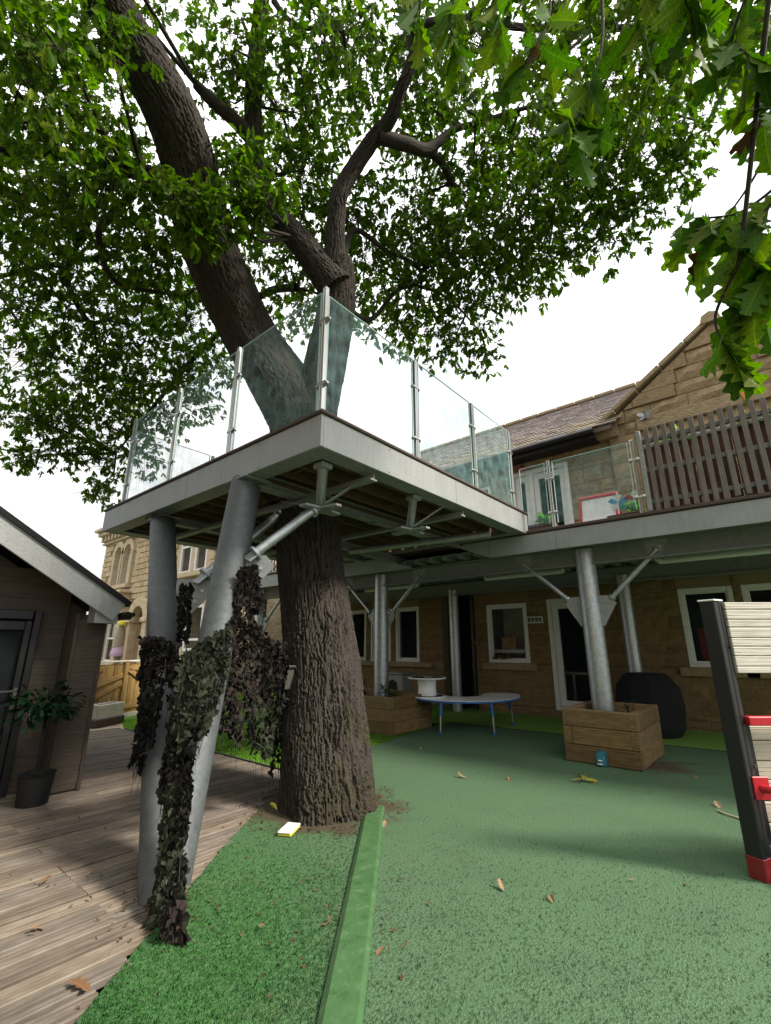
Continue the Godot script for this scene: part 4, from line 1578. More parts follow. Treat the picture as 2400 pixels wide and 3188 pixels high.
func arched(t: Node3D, x0: float, x1: float, y0: float, top: float, z: float) -> void:
	var r := (x1 - x0) / 2
	var cy := top - r + .0
	var cx := (x0 + x1) / 2
	# ring stones and jambs
	var ring := PackedVector2Array()
	for k in 13:
		var a := PI * k / 12.0
		ring.append(Vector2(cx + cos(a) * (r + .2), cy + sin(a) * (r + .2)))
	for k in 13:
		var a := PI * (12 - k) / 12.0
		ring.append(Vector2(cx + cos(a) * (r - .02), cy + sin(a) * (r - .02)))
	var b := MB.new()
	b.prism(ring, .2, Transform3D(Basis.IDENTITY, V(0, 0, z + .02)))
	for s in [x0 - .07, x1 + .07]:
		b.box(V(s, (y0 + cy) / 2, z + .02), V(.17, cy - y0, .2), .01)
	obj("window_surround", b, M.far_dress, t)
	var f := MB.new()
	var fr := PackedVector2Array()
	for k in 13:
		var a := PI * k / 12.0
		fr.append(Vector2(cx + cos(a) * r, cy + sin(a) * r))
	for k in 13:
		var a := PI * (12 - k) / 12.0
		fr.append(Vector2(cx + cos(a) * (r - .09), cy + sin(a) * (r - .09)))
	f.prism(fr, .09, Transform3D(Basis.IDENTITY, V(0, 0, z - .14)))
	for s in [x0 + .045, x1 - .045]:
		f.box(V(s, (y0 + cy) / 2, z - .14), V(.09, cy - y0, .09), .005)
	f.box(V(cx, y0 + .05, z - .141), V(x1 - x0 - .18, .09, .088), .005)
	f.box(V(cx, y0 + .95, z - .141), V(x1 - x0 - .18, .08, .088), .005)
	var o := obj("window", f, M.white, t)
	var gl := PackedVector2Array([Vector2(x0 + .03, y0 + .03), Vector2(x1 - .03, y0 + .03)])
	for k in 9:
		var a := PI * k / 8.0
		gl.append(Vector2(cx + cos(a) * (r - .04), cy + sin(a) * (r - .04)))
	var p := MB.new()
	p.prism(gl, .01, Transform3D(Basis.IDENTITY, V(0, 0, z - .15)))
	obj("pane", p, M.pane, o)
	var cu := MB.new()
	for k in 5:
		cu.cyl(V(x0 + .1 + k * .06, y0, z - .3), V(x0 + .1 + k * .05, cy + .2, z - .3), .035, .03, 8)
	obj("curtain", cu, M.white, o)

func arched_door(t: Node3D, x0: float, x1: float, spring: float, z: float) -> void:
	var r := (x1 - x0) / 2
	var cx := (x0 + x1) / 2
	var ring := PackedVector2Array()
	for k in 15:
		var a := PI * k / 14.0
		ring.append(Vector2(cx + cos(a) * (r + .3), spring + sin(a) * (r + .3)))
	for k in 15:
		var a := PI * (14 - k) / 14.0
		ring.append(Vector2(cx + cos(a) * (r - .02), spring + sin(a) * (r - .02)))
	var b := MB.new()
	b.prism(ring, .3, Transform3D(Basis.IDENTITY, V(0, 0, z + .05)))
	for s in [-1, 1]:
		b.box(V(cx + s * (r + .14), spring / 2, z + .05), V(.32, spring, .3), .01)
		b.box(V(cx + s * (r + .14), spring, z + .07), V(.44, .16, .4), .02)
	var o := obj("doorway", b, M.far_dress, t)
	var d := MB.new()
	d.box(V(cx, 1.4, z - .4), V(x1 - x0, 2.8, .06))
	obj("door_leaf", d, plain(.30, .12, .05, .6), o)

# ---------- shed ----------
func shed() -> void:
	var t := thing("timber_shed", "dark grey board-clad playhouse with white bargeboard and black glazed door on the decking", "shed", V(-6.2, 0, -.8))
	# end wall: short lapped boards by the corner
	var xw := -5.6
	var cw := MB.new()
	cw.box(V(xw - .12, .82, -1.845), V(.2, 1.70, .23))
	obj("corner_wall", cw, M.clad, t)
	for k in 11:
		var y := .09 + k * .145
		piece("wall_board", box_mesh(V(.02, .155, .235), .002, k % 3), M.clad, t, V(xw + .0, y, -1.845), Basis(Vector3.BACK, -.07))
	for z in [-1.975, -1.715]:
		var c := MB.new()
		c.box(V(xw - .02, .84, z), V(.09, 1.68 , .035), .003)
		obj("corner_trim", c, tinted(M.clad, .8, .75, .72), t)
	# recessed front with broad boards
	var xr := -5.93
	var rw := MB.new()
	rw.prism(PackedVector2Array([Vector2(-1.9, 0), Vector2(2.7, 0), Vector2(2.7, 1.80), Vector2(.4, 3.1), Vector2(-1.9, 1.72)]), .1, Transform3D(Basis(V(0, 0, 1), Vector3.UP, V(-1, 0, 0)), V(xr - .08, 0, 0)))
	obj("front_wall", rw, M.clad, t)
	for k in 18:
		var y := .08 + k * .152
		for r in [[-1.72, -1.47], [-.4, 1.5]]:
			if y < 1.66 or (r[0] > -1 and y < 1.9):
				piece("wall_board", box_mesh(V(.022, .15, snappedf(r[1] - r[0], .001)), .003, k % 3), M.clad, t, V(xr - .012, y, (r[0] + r[1]) / 2))
		if y > 1.74 and y < 2.2:
			piece("wall_board", box_mesh(V(.022, .15, 1.32), .003, k % 3), M.clad, t, V(xr - .012, y, -1.06))
	# door
	var d := MB.new()
	for z in [-1.435, -.46]:
		d.box(V(xr + .03, .85, z), V(.12, 1.7, .06), .006)
	d.box(V(xr + .03, 1.655, -.935), V(.118, .09, .91), .006)
	var dr := obj("door", d, M.black, t)
	var l := MB.new()
	for z in [-1.375, -.52]:
		l.box(V(xr + .02, .82, z), V(.07, 1.56, .055), .006)
	for y in [.09, 1.55]:
		l.box(V(xr + .019, y, -.947), V(.068, .09, .795), .006)
	obj("door_leaf", l, M.black, dr)
	var p := MB.new()
	p.box(V(xr + .01, .82, -.947), V(.01, 1.40, .81))
	obj("pane", p, M.pane, dr)
	var h := MB.new()
	h.box(V(xr + .06, .86, -1.375), V(.02, .2, .03), .004)
	h.bar(V(xr + .08, .93, -1.375), V(xr + .085, .93, -1.25), .02, .02, .005)
	obj("handle", h, M.inox, dr)
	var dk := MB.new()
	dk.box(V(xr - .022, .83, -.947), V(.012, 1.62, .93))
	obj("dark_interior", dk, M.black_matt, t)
	# side wall and body
	var sd := MB.new()
	sd.box(V(-7.3, .84, -1.93), V(3.2, 1.68, .08))
	sd.box(V(-7.3, .84, 2.6), V(3.2, 1.68, .08))
	sd.box(V(-8.9, 1.3, .3), V(.08, 2.6, 4.6))
	obj("side_wall", sd, M.clad, t)
	# roof slopes and bargeboard
	var sl := .617
	var e := V(0, 1.745, -2.05)
	var rg := V(0, 1.745 + sl * 2.45, .4)
	for s in [1, -1]:
		var a := V(-5.36, e.y, e.z if s > 0 else .4 + 2.45)
		var b := V(-5.36, rg.y, rg.z)
		var up := (b - a).normalized()
		var nn := V(0, up.z, -up.y) * (1 if s < 0 else -1)
		if nn.y < 0:
			nn = -nn
		var r := MB.new()
		var m := (a + b) / 2 + nn * .06
		r.box(V(-7.2, m.y, m.z), V(3.74, .05, a.distance_to(b) + .06), 0, Basis(Vector3.RIGHT, nn, Vector3.RIGHT.cross(nn)))
		obj("roof", r, M.black_matt, t)
		var br := MB.new()
		m = (a + b) / 2 - nn * .065
		br.box(V(-5.37, m.y, m.z), V(.03, .21, a.distance_to(b)), .004, Basis(Vector3.RIGHT, nn, Vector3.RIGHT.cross(nn)))
		obj("barge_board", br, M.fascia, t)
		var so := MB.new()
		m = (a + b) / 2 - nn * .03
		so.box(V(-5.64, m.y, m.z), V(.5, .03, a.distance_to(b) - .1), 0, Basis(Vector3.RIGHT, nn, Vector3.RIGHT.cross(nn)))
		obj("soffit", so, M.clad, t)
	var bx := MB.new()
	bx.prism(PackedVector2Array([Vector2(-2.02, 1.58), Vector2(-1.80, 1.58), Vector2(-1.80, 1.76), Vector2(-1.9, 1.72), Vector2(-2.02, 1.655)]), .2, Transform3D(Basis(V(0, 0, 1), Vector3.UP, V(-1, 0, 0)), V(-5.49, 0, 0)))
	obj("eaves_box", bx, M.fascia, t)
	var gu := MB.new()
	gu.tube([V(-5.33, 1.66, -2.1), V(-9, 1.66, -2.1)], [.045, .045], 10)
	gu.box(V(-5.36, 1.675, -2.1), V(.1, .04, .13), .01)
	obj("gutter", gu, M.black, t)
	# shrub in a pot before it
	var s := thing("potted_shrub", "bushy green shrub on a thin stem in a black pot by the playhouse", "plant", V(-5.42, 0, -1.56))
	var pb := MB.new()
	pb.lathe(V(-5.42, 0, -1.56), [Vector2(0, .0), Vector2(.12, 0), Vector2(.14, .23), Vector2(.15, .25), Vector2(.13, .25), Vector2(.125, .22), Vector2(0, .22)], 24)
	obj("pot", pb, M.pot, s)
	var stem := MB.new()
	stem.tube([V(-5.42, .26, -1.56), V(-5.41, .55, -1.55), V(-5.40, .84, -1.53)], [.018, .016, .014], 8)
	obj("stem", stem, M.black_matt, s)
	var lm := oak_leaf(.075, .04, 5, 0.0, .2, .25)
	var at := []
	var tints := []
	for i in 300:
		var d2 := any_dir()
		var r := pow(rng.randf(), .45)
		var q := V(-5.38, .83, -1.51) + V(d2.x * .19, d2.y * .12 + .07 * sin(d2.z * 7 + d2.x * 5), d2.z * .31) * r * rnd(.8, 1.15)
		var o := (d2 + V(.3, rnd(-.6, .4), 0) + any_dir() * .6).normalized()
		at.append(Transform3D(frame_of(o, Vector3.UP + any_dir() * .5).scaled_local(Vector3.ONE * rnd(.7, 1.25)), q))
		var l2 := rnd(.6, 1.5)
		tints.append(Color(.9 * l2, 1.0 * l2, .9 * l2))
	scatter("foliage", lm, M.shrub, at, tints, s)

# ---------- fence ----------
func fence() -> void:
	var t := thing("timber_fence", "low honey-coloured timber fence of upright boards with a gate and diagonal braces", "fence", V(-10.6, 0, -4.8))
	var o := V(-9.82, 0, -3.2)
	var d := V(-.47, 0, -.883).normalized()
	var nn := V(-d.z, 0, d.x)
	if nn.dot(V(1, 0, .5)) < 0:
		nn = -nn
	var bs := Basis(d, Vector3.UP, nn)
	if bs.determinant() < 0:
		bs = Basis(d, Vector3.UP, -nn)
	for k in 52:
		var p := o + d * (k * .105) + nn * (.012 if k % 2 == 0 else 0.0)
		piece("fence_board", box_mesh(V(.1, .98, .02), .004, k % 3), M.fence if k % 4 else tinted_fence(), t, p + V(0, .52, 0), bs * Basis(Vector3.BACK, rnd(-.008, .008)))
	for k in 6:
		var p := o + d * (k * 1.1 - .05)
		piece("fence_post", box_mesh(V(.09, 1.08, .09), .006, k % 3), M.fence, t, p + V(0, .53, 0) + nn * .035, bs)
	var c := MB.new()
	c.bar(o + V(0, 1.06, 0) - d * .1, o + d * 5.5 + V(0, 1.06, 0), .13, .03, .005)
	obj("capping", c, M.pale_wood, t)
	var pl := MB.new()
	pl.bar(o + V(0, .03, 0) - d * .1 + nn * .03, o + d * 5.5 + V(0, .03, 0) + nn * .03, .03, .1, .005)
	obj("plinth", pl, M.pale_wood, t)
	for r in [[.05, .32, 1.0, .66], [.15, .58, 1.0, .8], [.1, .86, .5, .95], [1.12, .92, 1.75, .92], [1.14, .90, 1.8, .58], [1.12, .2, 2.1, .2], [2.25, .25, 3.2, .85], [2.25, .9, 3.2, .9], [3.4, .25, 4.2, .9]]:
		var b := MB.new()
		b.bar(o + d * r[0] + V(0, r[1], 0) + nn * .042, o + d * r[2] + V(0, r[3], 0) + nn * .042, .022, .09, .004, Vector3.UP)
		obj("fence_rail", b, M.fence, t)
	# stone-coloured trough
	var tr := thing("planter_trough", "weathered white trough planter on a dark brown base by the timber fence", "planter", V(-9.72, 0, -3.68))
	var tb := MB.new()
	var tx := Transform3D(Basis(d, Vector3.UP, nn if bs.determinant() > 0 else nn), V(-9.66, 0, -3.66))
	tb.box(tx.origin + V(0, .065, 0), V(.66, .13, .3), .015, bs)
	obj("base", tb, M.brown_plastic, tr)
	var ty := MB.new()
	for s in [[V(0, .24, .115), V(.58, .24, .035)], [V(0, .24, -.115), V(.58, .24, .035)], [V(.275, .24, 0), V(.035, .24, .2)], [V(-.275, .24, 0), V(.035, .24, .2)]]:
		ty.box(tx.origin + bs * (s[0] as Vector3), s[1], .012, bs)
	obj("trough", ty, tinted(M.pale_wood, 1.0, .98, .95), tr)
	var so := MB.new()
	so.box(tx.origin + V(0, .3, 0), V(.5, .02, .19), 0, bs)
	obj("soil", so, M.soil, tr)

func tinted_fence() -> StandardMaterial3D:
	if not M.has("fence_dark"):
		M.fence_dark = tinted(M.fence, .75, .72, .68)
	return M.fence_dark

# the wing across the yard, which the windows and glass mirror
func opposite_wing() -> void:
	var t := thing("opposite_wing", "dark stone wing with a slate roof across the yard, mirrored in the school windows", "building", V(-6, 0, 7.5))
	var b := MB.new()
	b.box(V(-6, 3.0, 8.5), V(22, 6.0, 2.0))
	obj("wall", b, M.far_stone, t)
	var r := MB.new()
	r.prism(PackedVector2Array([Vector2(7.1, 5.9), Vector2(14, 5.9), Vector2(10.5, 8.6)]), 22.6, Transform3D(Basis(V(0, 0, 1), Vector3.UP, V(-1, 0, 0)), V(-6, 0, 0)))
	obj("roof", r, M.slate, t)
	for k in 5:
		var w := MB.new()
		w.box(V(-14 + k * 4.0, 1.9, 7.49), V(1.2, 1.5, .06), .01)
		var o := obj("window", w, M.white, t)
		var p := MB.new()
		p.box(V(-14 + k * 4.0, 1.9, 7.455), V(1.0, 1.3, .012))
		obj("pane", p, M.black, o)

# ---------- the oak ----------
func oak() -> void:
	var t := thing("oak_tree", "old oak with deeply furrowed trunk growing up through the glass-railed platform", "tree", V(-3.38, 0, -3.2))
	bark("trunk", [V(-3.29, -.28, -3.20), V(-3.36, .0, -3.24), V(-3.50, .36, -3.31), V(-3.70, .9, -3.42), V(-4.02, 1.7, -3.58), V(-4.35, 2.75, -3.68), V(-4.44, 3.4, -3.68), V(-4.49, 4.3, -3.58)], [.41, .40, .395, .392, .39, .40, .41, .43], 340, 64, .034, t, .11)
	var limbs := []
	limbs.append([[V(-4.48, 4.21, -3.58), V(-4.70, 4.87, -3.28), V(-5.02, 5.57, -2.96), V(-4.89, 6.22, -2.35), V(-4.70, 6.56, -1.97), V(-4.45, 6.88, -1.65), V(-4.25, 7.12, -1.31), V(-4.16, 7.35, -0.89), V(-4.08, 7.52, -0.50), V(-4.07, 7.68, -0.10), V(-4.05, 8.03, 0.35), V(-4.00, 8.53, 0.77)], [0.400, 0.385, 0.375, 0.360, 0.340, 0.320, 0.295, 0.265, 0.225, 0.163, 0.112, 0.043]])
	limbs.append([[V(-4.35, 4.27, -3.67), V(-4.16, 5.02, -3.68), V(-3.94, 5.68, -3.62), V(-3.83, 6.11, -3.55), V(-3.77, 6.37, -3.43)], [0.330, 0.275, 0.251, 0.240, 0.230]])
	limbs.append([[V(-3.78, 5.93, -3.49), V(-4.02, 6.49, -3.08), V(-4.25, 6.90, -2.81), V(-4.39, 7.44, -2.57), V(-4.35, 7.98, -2.40), V(-4.24, 8.59, -2.26), V(-3.95, 9.28, -2.09), V(-3.66, 9.74, -1.91)], [0.240, 0.170, 0.155, 0.129, 0.119, 0.114, 0.103, 0.083]])
	limbs.append([[V(-3.75, 6.22, -3.41), V(-3.60, 6.78, -3.27), V(-3.46, 7.15, -3.22), V(-3.08, 7.70, -3.32), V(-2.76, 7.90, -3.36), V(-2.54, 8.10, -3.30), V(-2.26, 8.46, -3.24), V(-2.12, 9.13, -2.94)], [0.155, 0.119, 0.108, 0.103, 0.088, 0.077, 0.067, 0.041]])
	limbs.append([[V(-2.94, 7.76, -3.34), V(-2.74, 7.85, -3.73), V(-2.63, 8.03, -4.07), V(-2.37, 8.41, -4.31), V(-1.99, 8.55, -4.58), V(-1.42, 8.74, -4.98), V(-0.66, 8.80, -5.59)], [0.093, 0.088, 0.077, 0.046, 0.036, 0.026, 0.012]])
	limbs.append([[V(-2.68, 8.03, -4.03), V(-2.62, 8.09, -4.38), V(-2.60, 7.85, -4.98), V(-2.35, 7.62, -5.44), V(-1.73, 7.32, -6.40)], [0.072, 0.052, 0.031, 0.022, 0.012]])
	limbs.append([[V(-4.37, 7.98, -2.39), V(-4.40, 8.06, -2.09), V(-4.46, 8.12, -1.86), V(-4.51, 8.22, -1.61)], [0.103, 0.088, 0.077, 0.052]])
	limbs.append([[V(-4.91, 7.02, -2.13), V(-5.09, 7.06, -1.56), V(-5.56, 7.16, -0.96), V(-6.09, 7.27, -0.48), V(-6.78, 7.25, 0.09)], [0.134, 0.103, 0.088, 0.072, 0.052]])
	limbs.append([[V(-5.13, 7.06, -1.52), V(-6.05, 6.84, -1.32), V(-6.39, 6.77, -1.39), V(-6.72, 6.64, -1.65), V(-6.86, 6.72, -2.00), V(-6.54, 6.84, -2.71)], [0.057, 0.046, 0.043, 0.041, 0.036, 0.021]])
	limbs.append([[V(-7.95, 6.72, -2.06), V(-7.95, 6.53, -1.81), V(-7.84, 6.86, -1.45), V(-7.73, 7.12, -1.28), V(-8.26, 7.18, -0.97), V(-8.92, 7.09, -0.61)], [0.031, 0.041, 0.046, 0.046, 0.041, 0.031]])
	limbs.append([[V(-7.72, 7.02, -1.32), V(-6.70, 7.26, -1.27), V(-5.76, 6.97, -1.20)], [0.041, 0.036, 0.031]])
	limbs.append([[V(-3.80, 5.88, -3.58), V(-3.79, 7.13, -3.76), V(-3.66, 7.17, -4.34), V(-3.48, 7.15, -5.00), V(-3.81, 6.71, -5.37)], [0.052, 0.041, 0.033, 0.026, 0.012]])
	limbs.append([[V(-3.81, 5.82, -3.59), V(-4.02, 6.15, -4.43), V(-3.73, 6.89, -4.88), V(-3.35, 6.93, -5.52), V(-2.99, 6.34, -6.04)], [0.046, 0.036, 0.031, 0.022, 0.010]])
	limbs.append([[V(-3.63, 9.39, -2.07), V(-3.53, 9.16, -2.23), V(-3.37, 9.05, -2.41), V(-3.01, 8.99, -2.73)], [0.041, 0.031, 0.026, 0.015]])
	limbs.append([[V(-2.24, 8.66, -3.10), V(-1.61, 8.23, -3.22), V(-0.99, 7.66, -3.46), V(-0.22, 7.05, -3.70), V(0.34, 6.51, -3.71)], [0.052, 0.041, 0.036, 0.029, 0.015]])
	limbs.append([[V(-5.37, 7.25, -4.03), V(-6.41, 7.62, -3.99), V(-7.87, 6.92, -3.68), V(-9.00, 5.99, -3.41), V(-9.74, 5.09, -3.13)], [0.072, 0.062, 0.052, 0.036, 0.015]])
	limbs.append([[V(-1.85, 8.6, -2.9), V(-1.3, 7.6, -1.8), V(-.6, 6.2, -.9), V(.1, 4.9, -.6), V(.75, 4.5, -.95)], [.045, .04, .032, .022, .01]])
	for i in limbs.size():
		var l: Array = limbs[i]
		var big: bool = l[1][0] > .12
		bark("limb" if not big else "bough", l[0], l[1], 170 if big else (44 if l[1][0] > .06 else 14), 36 if big else 14, (.019 if big else .006) if l[1][0] > .05 else .002, t)
	# the crown: leaf masses hung on twigs; [x, y, z, radius]
	var masses := [
		[-2.89, 5.71, -5.79, 0.40],
		[-3.37, 6.21, -5.51, 0.71],
		[-2.89, 6.63, -5.60, 0.74],
		[-2.10, 6.72, -5.75, 0.60],
		[-1.58, 6.99, -5.76, 0.68],
		[-0.91, 6.95, -5.87, 0.64],
		[-0.38, 7.10, -5.93, 0.53],
		[-0.01, 7.23, -5.72, 0.44],
		[0.26, 7.48, -5.53, 0.45],
		[-0.50, 7.23, -5.31, 0.76],
		[-1.13, 7.17, -5.12, 0.79],
		[-1.92, 7.07, -4.97, 0.84],
		[-2.83, 7.12, -4.98, 0.84],
		[-3.75, 7.02, -5.04, 0.84],
		[-4.30, 6.75, -5.48, 0.66],
		[-4.14, 7.46, -4.55, 0.84],
		[-3.35, 8.15, -4.79, 0.97],
		[-2.46, 8.57, -5.06, 0.83],
		[-1.53, 8.62, -5.18, 0.95],
		[-0.54, 7.43, -4.56, 0.75],
		[0.09, 6.89, -4.27, 0.60],
		[0.46, 6.17, -3.90, 0.43],
		[-2.29, 9.41, -4.57, 0.77],
		[-2.92, 9.68, -4.25, 0.80],
		[-2.41, 9.34, -3.54, 0.82],
		[-1.29, 7.39, -3.17, 0.72],
		[-0.66, 6.71, -3.23, 0.64],
		[-0.12, 6.21, -3.17, 0.56],
		[0.30, 5.84, -3.17, 0.51],
		[0.53, 5.26, -3.04, 0.36],
		[-3.92, 7.59, -3.89, 0.70],
		[-4.15, 7.97, -3.23, 0.68],
		[-3.83, 8.43, -2.85, 0.71],
		[-3.67, 9.54, -3.68, 0.80],
		[-3.16, 8.58, -2.56, 0.64],
		[-2.98, 9.76, -3.22, 0.72],
		[-3.44, 8.74, -2.26, 0.47],
		[-4.18, 8.49, -1.90, 0.48],
		[-3.97, 8.71, -1.68, 0.43],
		[-5.55, 7.45, -4.17, 0.66],
		[-5.14, 7.94, -3.05, 0.65],
		[-3.86, 6.34, -1.92, 0.32],
		[-3.98, 5.81, -1.51, 0.26],
		[-3.74, 6.42, -2.26, 0.33],
		[-4.04, 5.88, -1.82, 0.31],
		[-3.95, 6.98, -2.03, 0.27],
		[-3.91, 6.14, -2.22, 0.24],
		[-4.13, 5.60, -1.72, 0.24],
		[-4.73, 6.39, -1.44, 0.54],
		[-5.12, 6.50, -1.07, 0.59],
		[-5.58, 6.50, -0.69, 0.65],
		[-6.00, 6.24, -0.43, 0.59],
		[-4.51, 6.05, -0.24, 0.64],
		[-4.42, 6.42, -0.42, 0.51],
		[-3.82, 6.75, -0.55, 0.43],
		[-3.59, 5.97, -0.13, 0.43],
		[-3.60, 5.58, 0.00, 0.48],
		[-5.82, 8.25, -1.41, 0.59],
		[-4.66, 8.74, -2.03, 0.45],
		[-6.24, 6.99, -2.17, 0.77],
		[-6.78, 6.99, -1.72, 0.77],
		[-7.34, 7.12, -1.19, 0.77],
		[-7.89, 7.05, -0.76, 0.77],
		[-8.67, 6.58, -1.08, 0.84],
		[-8.17, 6.59, -1.66, 0.85],
		[-7.68, 6.74, -2.32, 0.88],
		[-7.16, 6.90, -3.02, 0.82],
		[-6.33, 7.19, -3.13, 0.63],
		[-9.33, 6.04, -1.53, 0.86],
		[-8.88, 6.17, -2.17, 0.88],
		[-8.51, 6.37, -2.88, 0.92],
		[-7.82, 6.46, -3.43, 0.75],
		[-10.14, 5.42, -1.56, 0.68],
		[-9.76, 5.45, -2.19, 0.75],
		[-9.40, 5.52, -2.94, 0.78],
		[-8.65, 5.79, -3.47, 0.68],
		[-9.84, 4.82, -2.83, 0.55],
		[-9.46, 5.04, -3.38, 0.61],
		[-10.21, 4.90, -2.18, 0.49],
		[-9.88, 4.25, -3.02, 0.33],
		[-8.55, 6.20, -4.03, 0.58],
		[-7.83, 6.89, -4.06, 0.66],
		[-7.05, 7.61, -4.44, 0.66],
		[-10.63, 4.77, -1.72, 0.35],
		[-6.30, 7.79, -5.00, 0.56],
		[-5.03, 7.72, -5.29, 0.70],
		[-5.60, 8.16, -3.85, 0.66],
		[-4.99, 9.42, -3.57, 0.72],
		[-4.94, 9.92, -3.10, 0.69],
		[-4.89, 8.35, -4.06, 0.64],
		[-6.21, 7.93, -3.43, 0.66],
		[-7.95, 7.64, -2.72, 0.78],
		[-6.51, 7.24, -1.21, 0.66],
		[-5.85, 6.99, -1.86, 0.52],
		[-7.03, 7.11, -0.82, 0.59],
		[-6.16, 8.06, -1.20, 0.59],
		[-6.60, 7.58, -0.37, 0.61],
		[-10.54, 5.81, -2.19, 0.66],
		[-9.47, 6.17, -2.95, 0.66],
		[-2.47, 7.36, -5.83, 0.60],
		[-1.58, 7.94, -6.04, 0.65],
		[-3.40, 7.70, -5.24, 0.69],
		[-2.72, 8.15, -5.32, 0.67],
		[-3.18, 9.09, -4.58, 0.60],
		[-2.01, 8.64, -5.42, 0.65],
		[-1.06, 8.36, -5.68, 0.61],
		[-3.31, 9.70, -2.65, 0.57],
		[-0.12, 7.87, -5.70, 0.49],
		[-2.00, 6.80, 1.50, 1.50],
		[-4.50, 6.80, 1.00, 1.40],
		[-0.50, 7.20, 0.80, 1.30],
		[-3.50, 6.50, 3.50, 1.60],
		[-0.50, 6.80, 3.20, 1.60],
		[-6.00, 6.50, 2.50, 1.50],
		[1.50, 7.00, 3.00, 1.40],
		[-5.00, 6.30, 2.00, 1.50],
		[-4.00, 7.60, 3.60, 1.60],
		[-6.50, 6.40, 4.00, 1.60],
		[-3.00, 8.00, 5.00, 1.60],
		[-5.60, 8.60, 5.00, 1.70],
		[-2.00, 7.00, 4.60, 1.50],
		[-7.50, 7.40, 1.60, 1.50],
		[-8.00, 6.60, 3.20, 1.50],
		[-3.60, 8.60, 0.30, 1.30],
		[-2.60, 9.20, 0.90, 1.20],
		[-4.60, 9.00, -0.40, 1.30],
	]
	var nodes := []
	for l in limbs:
		if l[1][0] < .36:
			for p in curve(l[0], 4):
				nodes.append(p)
	var twigs := MB.new()
	var far_leaf := oak_leaf(.128, .074, 8, 3.5, .2, .22)
	var near_leaf := oak_leaf(.17, .098, 14, 4.0, .18, .3)
	var at := []
	var tints := []
	var at2 := []
	var tints2 := []
	for m in masses:
		var c := V(m[0], m[1], m[2])
		var r: float = m[3]
		var best: Vector3 = nodes[0]
		for q in nodes:
			if q.distance_to(c) < best.distance_to(c):
				best = q
		var mid := (best + c) / 2 + any_dir() * .12 + V(0, -.05, 0)
		var mid2 := best.lerp(c, .78) + any_dir() * .1
		var k0: float = clampf(.012 + .012 * best.distance_to(c), .012, .03)
		twigs.tube([best, mid, mid2, c], [k0, k0 * .75, k0 * .5, k0 * .3], 5, false)
		var near := V(m[0], m[1] - 1.35, m[2]).length() < 4.4
		var tone := rnd(.72, 1.25)
		var count := int(78.0 * r * r / (.55 * .55) * (.9 if near else 1.0)) + (26 if r < .36 else 0)
		for i in count:
			var dd := any_dir()
			var p := c + dd * r * pow(rng.randf(), .38) * V(1.08, .8, 1.08)
			var tw := (dd * .5 + any_dir() * .7 + V(0, -.35, 0)).normalized()
			if i % 3 == 0:
				var w := (mid2 if rng.randf() < .4 else c) + any_dir() * r * .25
				var bend := (w + p) / 2 + any_dir() * .06
				twigs.tube([w, bend, p], [.0055, .004, .002], 3, false)
			for j in rng.randi_range(4, 7):
				var o := (tw * .75 + any_dir() * .8 + V(0, -.3, 0)).normalized()
				var s := rnd(.65, 1.15)
				var x := Transform3D(frame_of(o, Vector3.UP + any_dir() * .75).scaled_local(Vector3(s, s, s * rnd(.85, 1.1))), p + any_dir() * .02)
				var g := rnd(.7, 1.3) * tone
				var col := Color(.20 * g, .335 * g, .038 * g)
				var pick := rng.randf()
				if pick < .10:
					col = Color(.34 * g, .43 * g, .045 * g)
				elif pick < .35:
					col = Color(.12 * g, .24 * g, .034 * g)
				if near:
					at2.append(x); tints2.append(col)
				else:
					at.append(x); tints.append(col)
	var tm := obj("twigs", twigs, M.bark, t)
	tm.set_meta("kind", "stuff")
	scatter("crown", far_leaf, M.leaf, at, tints, t)
	scatter("crown", near_leaf, M.leaf, at2, tints2, t)
	print("leaves ", at.size() + at2.size(), " twig tris ", twigs.v.size() / 3)
	# low twigs with large single leaves close to the camera
	var leaves := []
	for k in 6:
		leaves.append(oak_leaf(rnd(.15, .19), rnd(.095, .115), 30, 4.0 + (k % 3) * .5, rnd(.08, .30), rnd(.0, .45)))
	var lt := []
	for c in [[.17, .34, .03], [.25, .40, .035], [.14, .30, .035], [.09, .20, .035], [.30, .40, .04]]:
		lt.append(tinted(M.big_leaf, c[0], c[1], c[2]))
	var red_leaf := tinted(M.big_leaf, .14, .045, .02)
	var n := 0
